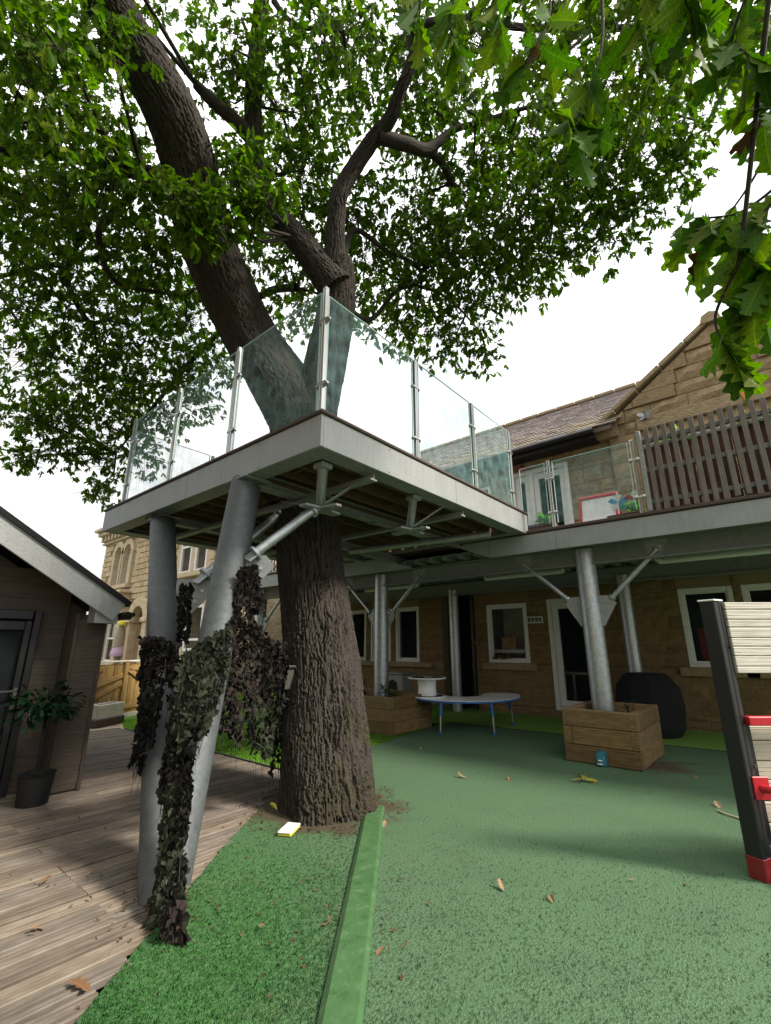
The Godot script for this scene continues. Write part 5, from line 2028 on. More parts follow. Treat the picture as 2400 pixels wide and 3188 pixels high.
	for sp in [
		[V(-0.08, 3.45, -1.18), V(-0.21, 2.72, -1.05), 17, 0.45],
		[V(-0.22, 3.62, -1.13), V(-0.33, 3.15, -1.08), 11, 0.60],
		[V(-0.48, 3.80, -1.05), V(-0.54, 3.48, -1.05), 11, 0.80],
		[V(-0.71, 4.19, -1.05), V(-0.71, 3.79, -1.06), 10, 0.80],
		[V(-0.36, 4.01, -1.28), V(-0.43, 3.66, -1.21), 10, 0.80],
		[V(0.04, 3.33, -1.19), V(-0.02, 3.08, -1.16), 11, 0.80],
		[V(0.16, 3.19, -1.20), V(0.11, 3.02, -1.22), 11, 0.80],
		[V(0.27, 3.17, -1.31), V(0.21, 2.94, -1.34), 13, 0.90],
		[V(0.36, 3.08, -1.48), V(0.22, 2.84, -1.46), 10, 0.70],
		[V(0.33, 2.80, -1.63), V(0.09, 2.46, -1.49), 15, 0.80],
		[V(0.28, 2.66, -1.64), V(0.11, 2.33, -1.56), 13, 0.70],
		[V(0.26, 2.76, -1.65), V(0.01, 2.68, -1.54), 10, 0.50],
		[V(0.21, 2.42, -1.68), V(0.07, 2.34, -1.59), 6, 0.50],
		[V(0.09, 2.43, -1.50), V(0.01, 2.18, -1.49), 8, 0.18],
		[V(0.25, 2.47, -1.56), V(0.14, 2.36, -1.50), 8, 0.70],
		[V(0.34, 3.07, -1.67), V(0.02, 2.68, -1.69), 8, 0.40],
	]:
		var a: Vector3 = sp[0]
		var z: Vector3 = sp[1]
		var tw := MB.new()
		var bend := (a + z) / 2 + any_dir() * .05
		var line := curve([a, bend, z], 6)
		var rad := []
		for i in line.size():
			rad.append(lerpf(.006, .0018, float(i) / line.size()))
		tw.tube(line, rad, 6)
		# it hangs from the low bough overhead
		var from := V(.1, 4.9, -.6)
		for q in [V(-.6, 6.2, -.9), V(-.25, 5.5, -.7), V(.45, 4.7, -.8), V(.75, 4.5, -.95)]:
			if q.distance_to(a) < from.distance_to(a):
				from = q
		tw.tube([from, (from + a) / 2 + V(0, .12, 0), a], [.011, .008, .006], 6, false)
		var tob := obj("twig", tw, M.bark, t)
		for i in sp[2]:
			var f: float = 1.0 - pow(float(i) / sp[2], 1.2) * sp[3]
			var idx: float = f * (line.size() - 1)
			var p: Vector3 = (line[int(idx)] as Vector3).lerp(line[min(int(idx) + 1, line.size() - 1)], idx - int(idx))
			var out := any_dir()
			var o := ((z - a).normalized() * .55 + V(out.x, out.y * .4, out.z) * .75 + V(0, -.55, 0)).normalized()
			var side := any_dir()
			var e: MeshInstance3D = piece("leaf", leaves[n % 6], lt[n % 5] if n % 37 != 20 else red_leaf, tob, p, frame_of(o, V(side.x, .5 + .3 * side.y, side.z)))
			e.scale = Vector3.ONE * rnd(.8, 1.12)
			n += 1
	# moss at the foot is in the litter; a bird box and a leaf hang on the trunk
	var bx := thing("bird_box", "grey weathered wooden bird box fixed low on the dark side of the oak trunk", "bird box", V(-3.78, .95, -3.05))
	var bb := MB.new()
	var bs := Basis(Vector3.UP, deg_to_rad(-25))
	bb.box(V(-3.80, 1.05, -3.05), V(.10, .2, .09), .006, bs)
	obj("box_body", bb, tinted(M.pale_wood, .13, .125, .12), bx)
	var lid := MB.new()
	lid.box(V(-3.795, 1.16, -3.045), V(.13, .02, .12), .004, bs)
	obj("lid", lid, tinted(M.pale_wood, .11, .105, .1), bx)
	var hole := MB.new()
	hole.cyl(V(-3.80, 1.09, -3.05) + bs * V(0, 0, .044), V(-3.80, 1.09, -3.05) + bs * V(0, 0, .0465), .016, .016, 12)
	obj("hole", hole, M.black_matt, bx)

# ---------- planters, table, odds and ends ----------
func sleeper_planter(label: String, x0: float, x1: float, z0: float, z1: float, h: float, dark: bool) -> Node3D:
	var t := thing("sleeper_planter", label, "planter", V((x0 + x1) / 2, 0, (z0 + z1) / 2), "sleeper planters round the balcony columns")
	var m2 := [M.sleeper, tinted(M.sleeper, .78, .74, .66), tinted(M.sleeper, 1.12, 1.08, 1.0)]
	var th := .1
	for k in 3:
		var y := h * (k + .5) / 3
		var hh := h / 3 - .004
		var long := k % 2 == 0
		for s in [-1, 1]:
			var w: float = (x1 - x0) if long else (x1 - x0) - th * 2
			piece("sleeper", box_mesh(V(snappedf(w, .001), hh, th), .008, k), m2[(k + (s + 1) / 2) % 3], t, V((x0 + x1) / 2, y, (z1 - th / 2) if s > 0 else (z0 + th / 2)) + V(rnd(-.004, .004), 0, rnd(-.003, .003)))
			var d: float = (z1 - z0) - th * 2 if long else (z1 - z0)
			piece("sleeper", box_mesh(V(th, hh, snappedf(d, .001)), .008, k), m2[(k + (s + 1) / 2 + 1) % 3], t, V((x1 - th / 2) if s > 0 else (x0 + th / 2), y, (z0 + z1) / 2) + V(rnd(-.003, .003), 0, rnd(-.004, .004)))
		for s in [-1, 1]:
			for q in [-1, 1]:
				if not long:
					continue
				var b := MB.new()
				b.cyl(V((x0 + x1) / 2 + s * ((x1 - x0) / 2 - .06), y + q * .045, z1 - .002), V((x0 + x1) / 2 + s * ((x1 - x0) / 2 - .06), y + q * .045, z1 + .008), .012, .010, 8)
				obj("bolt", b, M.inox, t)
	var so := MB.new()
	so.box(V((x0 + x1) / 2, h - .16, (z0 + z1) / 2), V(x1 - x0 - th * 2, .1, z1 - z0 - th * 2))
	obj("soil", so, M.soil, t)
	return t

func small_plant(called: String, label: String, at: Vector3, n: int, h: float, leaf_len: float, col: Color, spread: float, category := "plant") -> void:
	var t := thing(called, label, category, at)
	var st := MB.new()
	var lm := oak_leaf(leaf_len, leaf_len * .6, 6, 0.0, .2, .3)
	var pos := []
	var tints := []
	for i in n:
		var d := any_dir()
		var top := at + V(d.x * spread, h * rnd(.5, 1.0), d.z * spread)
		if i < 9:
			st.tube([at + V(d.x * .02, 0, d.z * .02), (at + top) / 2 + V(d.x * .02, .01, d.z * .02), top], [.004, .003, .002], 5, false)
		var o := (V(d.x, rnd(-.1, .5), d.z) + any_dir() * .4).normalized()
		pos.append(Transform3D(frame_of(o, Vector3.UP + any_dir() * .3).scaled_local(Vector3.ONE * rnd(.7, 1.3)), top - V(0, rnd(0, h * .4), 0)))
		var l := rnd(.7, 1.35)
		tints.append(Color(col.r * l, col.g * l, col.b * l))
	obj("stem", st, M.bark, t)
	scatter("foliage", lm, M.leaf, pos, tints, t)

func furniture() -> void:
	sleeper_planter("timber sleeper planter with a small teal fairy door, round the column before the glazed door", -2.36, -1.5, -7.45, -6.27, .6, true)
	sleeper_planter("timber sleeper planter with leafy plants beside the oak trunk and white table", -6.65, -5.02, -7.25, -6.1, .56, false)
	small_plant("seedling", "small green seedling in the corner of the sleeper planter with the fairy door", V(-1.74, .48, -7.0), 26, .2, .045, Color(.06, .16, .04), .06)
	small_plant("variegated_plant", "low yellow and green plant in the planter beside the oak trunk", V(-6.2, .43, -6.4), 60, .22, .07, Color(.28, .27, .10), .16)
	small_plant("leafy_plant", "upright dark green plant right of the column in the planter beside the trunk", V(-5.45, .43, -6.55), 50, .32, .075, Color(.05, .13, .03), .10)
	# fairy door
	var f := thing("fairy_door", "little teal arched fairy door at the foot of the sleeper planter", "toy door", V(-1.9, 0, -6.25))
	var ar := PackedVector2Array([Vector2(-.065, .0), Vector2(.065, 0)])
	for k in 9:
		ar.append(Vector2(cos(PI * k / 8.0) * .065, .105 + sin(PI * k / 8.0) * .065))
	var fb := MB.new()
	fb.prism(ar, .03, Transform3D(Basis.IDENTITY, V(-1.93, .005, -6.25)))
	obj("frame", fb, M.teal, f)
	var ai := PackedVector2Array()
	for p in ar:
		ai.append(Vector2(p.x * .78, .008 + p.y * .85))
	var fi := MB.new()
	fi.prism(ai, .012, Transform3D(Basis.IDENTITY, V(-1.93, .005, -6.234)))
	obj("door_leaf", fi, plain(.05, .22, .27, .35), f)
	for k in 2:
		var s := MB.new()
		s.box(V(-1.93 - .01, .028 + k * .035, -6.222 + .02 * (1 - k)), V(.055 - k * .01, .012, .03), .004)
		obj("step", s, M.white, f)
	var kn := MB.new()
	kn.lathe(V(-1.895, .095, -6.225), [Vector2(0, -.006), Vector2(.006, 0), Vector2(0, .006)], 8)
	obj("knob", kn, M.yellow, f)
	# horseshoe table
	var c := V(-4.78, 0, -7.86)
	var fw := V(.56, 0, .83).normalized()
	var sd := V(-fw.z, 0, fw.x)
	var t := thing("horseshoe_table", "white horseshoe-shaped children's table with blue edge and blue adjustable legs", "table", c)
	var th := .5
	for pass_no in 2:
		var poly := PackedVector2Array()
		var g := 0.0 if pass_no == 0 else .004
		for k in 25:
			var a := PI * k / 24.0
			poly.append(Vector2(cos(a) * (1.06 + g), -.12 + sin(a) * (1.26 + g)))
		for e in 7:
			var a := PI + PI * e / 6.0
			poly.append(Vector2(-.73 + cos(a) * (.33 + g), -.12 + sin(a) * (.3 + g)))
		for k in 19:
			var a := PI * (18 - k) / 18.0
			poly.append(Vector2(cos(a) * (.40 - g), -.12 + sin(a) * (.52 - g)))
		for e in 7:
			var a := PI + PI * e / 6.0
			poly.append(Vector2(.73 + cos(a) * (.33 + g), -.12 + sin(a) * (.3 + g)))
		var b := MB.new()
		# the polygon's plane is horizontal: x along the table's side, y forward
		b.prism(poly, .006 if pass_no == 0 else .026, Transform3D(Basis(sd, fw, sd.cross(fw)), c + V(0, th - .003 if pass_no == 0 else th - .019, 0)))
		obj("tabletop" if pass_no == 0 else "edge_band", b, M.white_hard if pass_no == 0 else M.blue, t)
	for p in [[.38, 1.02], [-.42, 1.0], [.84, .02], [-.84, .05], [.72, .62], [-.72, .62]]:
		if absf(p[0]) == .72:
			continue
		var top: Vector3 = c + sd * p[0] + fw * p[1]
		var out: Vector3 = (sd * p[0] + fw * (p[1] - .3)).normalized() * .05
		var l := MB.new()
		l.tube([top + V(0, th - .03, 0), top + out * .6 + V(0, .27, 0)], [.024, .026], 12)
		var lg := obj("leg", l, M.blue, t)
		var q := MB.new()
		q.tube([top + out * .6 + V(0, .28, 0), top + out + V(0, .03, 0)], [.017, .017], 12)
		obj("leg_tube", q, M.inox, lg)
		var ft := MB.new()
		ft.tube([top + out + V(0, .045, 0), top + out + V(0, .02, 0), top + out + V(0, 0, 0)], [.022, .03, .03], 12)
		obj("foot", ft, M.blue, lg)
	# cable drum on it
	var at := c + V(-.12, th, .72)
	at = V(-5.02, th, -7.12)
	var s2 := thing("cable_drum", "white plastic cable drum standing on the horseshoe table", "cable drum", at)
	for k in [[0.0, "flange"], [.30, "flange"]]:
		var b := MB.new()
		b.lathe(at + V(0, k[0], 0), [Vector2(0, .0), Vector2(.33, .0), Vector2(.34, .008), Vector2(.34, .016), Vector2(.33, .024), Vector2(.30, .020), Vector2(0, .020)], 36)
		obj("flange", b, M.white_hard, s2)
		var d := MB.new()
		d.lathe(at + V(0, k[0] + .021, 0), [Vector2(0, .004), Vector2(.285, .004), Vector2(.285, 0)], 36)
		obj("flange_face", d, M.black, s2)
	var co := MB.new()
	co.lathe(at, [Vector2(.165, .02), Vector2(.155, .16), Vector2(.165, .30)], 32)
	obj("core", co, M.white_hard, s2)
	var bt := MB.new()
	bt.lathe(at + V(.04, .325, .02), [Vector2(0, .02), Vector2(.07, .018), Vector2(.08, 0)], 20)
	obj("lid", bt, M.grey_plastic, s2)
	# covered barbecue
	var bq := thing("covered_barbecue", "rounded bulk under a black cover against the wall beside the rear column", "barbecue", V(-1.92, 0, -8.95))
	var b2 := MB.new()
	b2.lathe(V(-1.92, 0, -8.95), [Vector2(.40, 0), Vector2(.47, .12), Vector2(.51, .45), Vector2(.47, .72), Vector2(.33, .9), Vector2(.28, .925), Vector2(0, .93)], 10, false)
	obj("cover", b2, M.black_matt, bq)
	# chest and ledges behind the left planter
	var ch := thing("storage_chest", "grey plastic storage chest with an arched hand hole behind the planter", "chest", V(-6.95, 0, -8.6))
	var cb := MB.new()
	cb.box(V(-6.95, .4, -8.6), V(.75, .7, .4), .03)
	obj("chest_body", cb, M.grey_plastic, ch)
	var cl := MB.new()
	cl.box(V(-6.95, .77, -8.6), V(.79, .05, .44), .02)
	obj("lid", cl, M.grey_plastic, ch)
	var chh := MB.new()
	var arch := PackedVector2Array([Vector2(-.14, 0), Vector2(.14, 0), Vector2(.12, .14), Vector2(0, .2), Vector2(-.12, .14)])
	chh.prism(arch, .01, Transform3D(Basis.IDENTITY, V(-6.85, .45, -8.396)))
	obj("hand_hole", chh, M.black_matt, ch)
	for k in 2:
		var lb := MB.new()
		lb.box(V(-7.2 + k * .95, .26 - .04 * k, -7.85), V(.9, .44 - k * .08, .3), .01)
		solo("timber_block", lb, M.sleeper, V(-7.2 + k * .95, 0, -7.85), ["chunky timber block seat behind the planter nearest the trunk", "lower timber block at the end behind the planter, nearer the table"][k], "seat")
	# strip lights under the balcony
	var names := ["fluorescent strip light under the balcony above the three narrow windows", "fluorescent strip light under the balcony above the glazed door", "fluorescent strip light under the balcony at the play panel's end"]
	var xs := [-6.98, -3.70, -.60]
	for k in 3:
		var l := thing("strip_light", names[k], "light fitting", V(xs[k], 2.7, -8.5), "strip lights under the balcony")
		var hb := MB.new()
		hb.box(V(xs[k], 2.72, -8.5), V(1.5, .05, .09), .01)
		for s in [-.5, .5]:
			hb.box(V(xs[k] + s, 2.775, -8.5), V(.05, .08, .06))
		obj("housing", hb, M.white, l)
		var tb := MB.new()
		tb.tube([V(xs[k] - .76, 2.655, -8.5), V(xs[k] + .76, 2.655, -8.5)], [.038, .038], 14)
		obj("diffuser", tb, M.white_hard, l)
		for s in [-1, 1]:
			var ec := MB.new()
			ec.box(V(xs[k] + s * .77, 2.68, -8.5), V(.05, .1, .1), .01)
			obj("end_cap", ec, M.white, l)
	# plate with little pictures
	var pl := thing("picture_plate", "small white plate with four dark pictograms on the wall between window and door", "sign", V(-4.06, 1.89, -9.78))
	var pb := MB.new()
	pb.box(V(-4.06, 1.89, -9.775), V(.36, .14, .012), .003)
	obj("plate", pb, M.white, pl)
	for k in 4:
		var pk := MB.new()
		var px := -4.18 + k * .08
		pk.box(V(px, 1.89, -9.7665), V(.062, .085, .004))
		obj("pictogram", pk, M.blackish, pl)
		var pw := MB.new()
		pw.lathe(V(px + rnd(-.008, .008), 1.872, -9.765), [Vector2(.012, 0), Vector2(.008, .02), Vector2(0, .03)], 8)
		obj("pictogram_mark", pw, M.white, pl)
	# wood slices and twigs on the wall
	var spots := [[-5.46, 1.42, .06, "round wood slice hung on the wall by the window's hinge side near the recess"], [-3.98, 1.42, .10, "oval wood slice hung on the wall beside the glazed door"], [-4.10, 1.20, .06, "small round wood slice low on the wall right of the window"]]
	for s in spots:
		var w := MB.new()
		var q := PackedVector2Array()
		for k in 16:
			q.append(Vector2(cos(TAU * k / 16) * s[2] * (1.5 if s[2] > .08 else 1.0), sin(TAU * k / 16) * s[2] * (.55 if s[2] > .08 else 1.0)))
		w.prism(q, .03, Transform3D(Basis.IDENTITY, V(s[0], s[1], -9.765)))
		solo("wood_slice", w, M.sleeper, V(s[0], s[1], -9.78), s[3], "ornament", "wood slices on the wall")
	for k in 4:
		var w := MB.new()
		w.lathe(V(-5.0 + k * .1, 1.12 + .02 * (k % 2), -9.72), [Vector2(0, -.05), Vector2(.05, -.03), Vector2(.045, .02), Vector2(0, .05)], 10)
		solo("pine_cone", w, tinted(M.sleeper, .6, .45, .35), V(-5.0 + k * .1, 1.1, -9.74), ["first", "second", "third", "fourth"][k] + " brown cone from the recess side on the window bottom rail", "ornament", "cones in the window")
	# on the balcony: easel, flower boxes, toys
	var e := thing("whiteboard_easel", "child's whiteboard easel with red frame on the balcony behind the glass", "easel", V(-1.95, 3.0, -7.6))
	var wbs := Basis(Vector3.RIGHT, -.22)
	var o := V(-1.95, 3.38, -7.6)
	var wb := MB.new()
	wb.box(o, V(.5, .56, .012), 0, wbs)
	obj("board", wb, M.white_hard, e)
	for s in [[V(0, .3, 0), V(.6, .06, .05)], [V(0, -.3, 0), V(.6, .05, .05)]]:
		var q := MB.new()
		q.box(o + wbs * (s[0] as Vector3), s[1], .015, wbs)
		obj("frame", q, M.red, e)
	for s in [-1, 1]:
		var q := MB.new()
		q.box(o + wbs * V(s * .275, -.06, 0), V(.045, .68, .04), .01, wbs)
		obj("leg", q, M.red, e)
		var q2 := MB.new()
		q2.bar(o + wbs * V(s * .275, .28, -.01), V(o.x + s * .275, 3.0, o.z - .42), .03, .03, .006)
		obj("leg", q2, M.dark_red, e)
	flower_box("wooden box with bright yellow-green plant on the balcony edge beside the glass post", V(-2.6, 3.0, -6.78), .48, [[.09, .5, .34, .03], [.3, .45, .05, .06]])
	flower_box("wooden box of red, orange and blue toy flowers on the balcony by the slatted rail", V(-1.42, 3.0, -7.0), .5, [[.2, .5, .05, .05], [.1, .6, .03, .03]])
	var toys := [["toy_windmill", "red and white toy windmill standing in the balcony flower box", M.red, V(-1.3, 3.34, -7.0)], ["toy_umbrella", "blue toy umbrella top in the balcony flower box", plain(.03, .3, .6, .5), V(-1.52, 3.33, -7.0)]]
	for q in toys:
		var tt := thing(q[0], q[1], "toy", q[3])
		var st := MB.new()
		st.cyl(q[3] - V(0, .2, 0), q[3], .008, .008, 6)
		obj("stick", st, M.white_hard, tt)
		for k in 5:
			var bl := MB.new()
			var a := TAU * k / 5
			bl.prism(PackedVector2Array([Vector2(0, 0), Vector2(.11, -.02), Vector2(.13, .05), Vector2(.05, .06)]), .008, Transform3D(Basis(V(0, 0, 1), a), q[3]))
			obj("blade", bl, q[2] if k % 2 == 0 else M.white_hard, tt)
	# planting trough boarded up behind the slats
	var tp := thing("balcony_planter", "brown boarded planting trough behind the slatted balcony rail with trailing plants", "planter", V(-.2, 3.0, -6.9))
	for k in 26:
		var x := -1.0 + k * .14
		piece("board", box_mesh(V(.132, .95, .025), .004, k % 3), tinted_red(), tp, V(x, 3.49, -6.82))
	var cap := MB.new()
	cap.box(V(.8, 3.98, -6.9), V(3.7, .05, .24), .006)
	obj("rim", cap, M.steel, tp)
	var pos := []
	var tints := []
	var lm := oak_leaf(.08, .06, 6, 0, .2, .3)
	for i in 260:
		var x := rnd(-.9, 1.3)
		if sin(x * 7) + .5 * sin(x * 17) < -.1:
			continue
		pos.append(Transform3D(frame_of(any_dir() + V(0, 0, .7), Vector3.UP + any_dir() * .4).scaled_local(Vector3.ONE * rnd(.5, 1.2)), V(x, 3.99 + rnd(-.06, .13), -6.78 + rnd(-.08, .06))))
		tints.append(Color(.10, .22, .05) if i % 7 else Color(.7, .7, .62))
	scatter("trailing_plants", lm, M.leaf, pos, tints, tp)
	# ornaments on the gable
	var bf := thing("metal_butterfly", "grey metal butterfly ornament on the gable stonework above the rail", "ornament", V(-1.38, 5.72, -9.64))
	for s in [-1, 1]:
		for k in [[.11, .07, .5], [.08, .06, -.6]]:
			var w := MB.new()
			var q := PackedVector2Array()
			for i in 12:
				q.append(Vector2(.5 + .5 * cos(TAU * i / 12), .5 * sin(TAU * i / 12)) * Vector2(k[0], k[1]) * 1.4)
			w.prism(q, .008, Transform3D(Basis(V(0, 0, 1), k[2]) * Basis(Vector3.RIGHT, .3), V(0, 0, 0)).rotated(Vector3.UP, 0.0 if s > 0 else PI).translated(V(-1.38, 5.72, -9.6)))
			obj("wing", w, M.fascia, bf)
	var bd := MB.new()
	bd.cyl(V(-1.38, 5.63, -9.6), V(-1.38, 5.81, -9.6), .012, .008, 8)
	obj("body", bd, M.dark_steel, bf)
	var fl := MB.new()
	var fy := V(.18, 5.6, -9.61)
	fl.prism(PackedVector2Array([Vector2(0, -.14), Vector2(.05, -.02), Vector2(.03, .04), Vector2(.045, .12), Vector2(0, .08), Vector2(-.02, .16), Vector2(-.05, .03)]), .012, Transform3D(Basis.IDENTITY, fy))
	solo("orange_ornament", fl, plain(.55, .22, .02, .5), fy, "small orange flame-shaped ornament on the gable's stone band", "ornament")

func tinted_red() -> StandardMaterial3D:
	if not M.has("red_board"):
		M.red_board = tinted(M.cap, 1.5, .9, .75)
	return M.red_board

func flower_box(label: String, at: Vector3, w: float, cols: Array) -> void:
	var t := thing("flower_box", label, "planter", at, "flower boxes on the balcony")
	var b := MB.new()
	b.box(at + V(0, .07, 0), V(w, .13, .2), .008)
	obj("box", b, M.cap, t)
	var lm := oak_leaf(.07, .055, 6, 0, .2, .3)
	var pos := []
	var tints := []
	for i in 90:
		var d := any_dir()
		pos.append(Transform3D(frame_of(d + V(0, .3, .2), Vector3.UP + any_dir() * .4).scaled_local(Vector3.ONE * rnd(.6, 1.2)), at + V(rnd(-.3, .3) * w * .8 + .08, .16 + rnd(0, .1), rnd(-.07, .07))))
		var c: Array = cols[i % cols.size()]
		tints.append(Color(c[0] * rnd(.8, 1.3), c[1], c[2]))
	scatter("foliage", lm, M.leaf, pos, tints, t)

# ---------- camouflage netting ----------
func netting() -> void:
	var t := thing("camouflage_net", "dark camouflage netting of leaf-cut cloth draped over the leaning posts and strung to the oak", "netting", V(-2.87, 0, -1.5))
	# patches: four corners (top left, top right, bottom left, bottom right), flaps per patch, colour 0 black 1 brown 2 green
	var patches := [
		[V(-3.43, 1.98, -2.18), V(-3.37, 2.00, -2.30), V(-3.44, 1.53, -2.14), V(-3.35, 1.48, -2.44), 170, 1],
		[V(-3.38, 1.57, -2.11), V(-3.38, 1.52, -2.40), V(-3.33, 1.27, -2.00), V(-3.82, 1.29, -2.93), 170, 1],
		[V(-3.25, 1.34, -1.83), V(-3.89, 1.40, -3.04), V(-3.30, 0.86, -2.04), V(-3.97, 0.55, -3.16), 560, 1],
		[V(-3.49, 0.90, -2.41), V(-3.91, 0.81, -3.11), V(-3.54, 0.46, -2.54), V(-4.04, 0.07, -3.28), 230, 2],
		[V(-3.29, 0.95, -2.01), V(-3.43, 0.91, -2.32), V(-3.36, 0.71, -2.11), V(-3.48, 0.56, -2.34), 90, 1],
		[V(-3.23, 1.28, -1.67), V(-3.16, 1.50, -1.98), V(-3.17, 0.98, -1.69), V(-3.06, 1.03, -1.90), 300, 2],
		[V(-3.21, 1.22, -1.64), V(-3.00, 1.13, -1.85), V(-3.11, 0.67, -1.59), V(-2.92, 0.78, -1.71), 420, 2],
		[V(-3.86, 1.42, -1.62), V(-3.54, 1.37, -1.78), V(-3.76, 1.10, -1.63), V(-3.41, 1.02, -1.75), 130, 0],
		[V(-3.80, 1.20, -1.63), V(-3.58, 1.11, -1.71), V(-3.55, 0.61, -1.58), V(-3.38, 0.74, -1.60), 130, 0],
		[V(-3.57, 0.75, -1.58), V(-3.44, 0.76, -1.62), V(-3.53, 0.55, -1.56), V(-3.48, 0.56, -1.59), 30, 0],
		[V(-3.35, 1.03, -1.66), V(-3.03, 0.94, -1.69), V(-3.14, 0.46, -1.58), V(-2.84, 0.51, -1.60), 230, 0],
		[V(-3.12, 0.52, -1.57), V(-2.88, 0.57, -1.61), V(-2.88, 0.16, -1.50), V(-2.74, 0.19, -1.54), 210, 2],
		[V(-2.92, 0.22, -1.51), V(-2.74, 0.25, -1.54), V(-2.72, -0.02, -1.38), V(-2.50, -0.02, -1.44), 190, 2],
		[V(-2.60, 0.10, -1.41), V(-2.51, 0.13, -1.43), V(-2.53, 0.03, -1.37), V(-2.40, -0.01, -1.41), 60, 1],
		[V(-4.21, 1.87, -2.05), V(-4.12, 1.90, -2.11), V(-3.86, 1.26, -1.96), V(-3.78, 1.30, -2.01), 80, 0],
		[V(-3.46, 1.41, -2.64), V(-3.86, 1.38, -3.07), V(-3.59, 0.70, -2.80), V(-4.03, 0.53, -3.25), 90, 0],
	]
	var flap := MB.new()
	var rim := []
	for k in 9:
		var a := TAU * k / 9.0
		var r := .0225 * (1.0 + .35 * sin(a * 3.0 + .7) + .2 * cos(a * 2.0))
		rim.append(V(cos(a) * r * 1.35, -.010 * cos(a * 2), sin(a) * r))
	for k in 9:
		var p: Vector3 = rim[k]
		var q: Vector3 = rim[(k + 1) % 9]
		var nn := V(0, 1, 0)
		flap.tri(V(0, .012, 0), p, q, nn, (nn + p * 8).normalized(), (nn + q * 8).normalized())
	var fm := flap.mesh()
	var pos := []
	var tints := []
	var strings := MB.new()
	for pt in patches:
		var a: Vector3 = pt[0]
		var b: Vector3 = pt[1]
		var c: Vector3 = pt[2]
		var d: Vector3 = pt[3]
		var face := (b - a).cross(c - a).normalized()
		for i in int(pt[4] * 1.75):
			var u := rng.randf()
			var w := rng.randf()
			var ragged: float = .80 + .20 * sin(u * 23.0 + a.x * 9.0) * sin(u * 9.0 + 2.0)
			w *= ragged
			var p := a.lerp(b, u).lerp(c.lerp(d, u), w) + face * (sin(u * 8 + w * 3) * .025 + rnd(-.014, .014))
			var down := (c.lerp(d, u) - a.lerp(b, u)).normalized()
			var o := (down + any_dir() * .75).normalized()
			pos.append(Transform3D(frame_of(o, face * (1.0 if rng.randf() < .5 else -1.0) + any_dir() * .8).scaled_local(Vector3.ONE * rnd(.6, 1.3)), p))
			var l := rnd(.6, 1.5)
			var col: Color = [Color(.008, .0075, .007), Color(.026, .020, .017), Color(.026, .030, .018)][pt[5] if rng.randf() < .8 else rng.randi_range(0, 2)]
			tints.append(Color(col.r * l, col.g * l, col.b * l))
		for i in int(pt[4] / 30) + 3:
			var u := rng.randf()
			var p := a.lerp(b, u)
			var q := c.lerp(d, clampf(u + rnd(-.1, .1), 0, 1)) + V(0, rnd(-.12, .02), 0)
			var m := (p + q) / 2 + any_dir() * .02
			strings.tube([p, m, q, q + V(rnd(-.02, .02), -.05, 0)], [.0022, .002, .002, .0015], 4, false)
	obj("strings", strings, M.blackish, t).set_meta("kind", "stuff")
	scatter("cloth_flaps", fm, M.cloth, pos, tints, t)

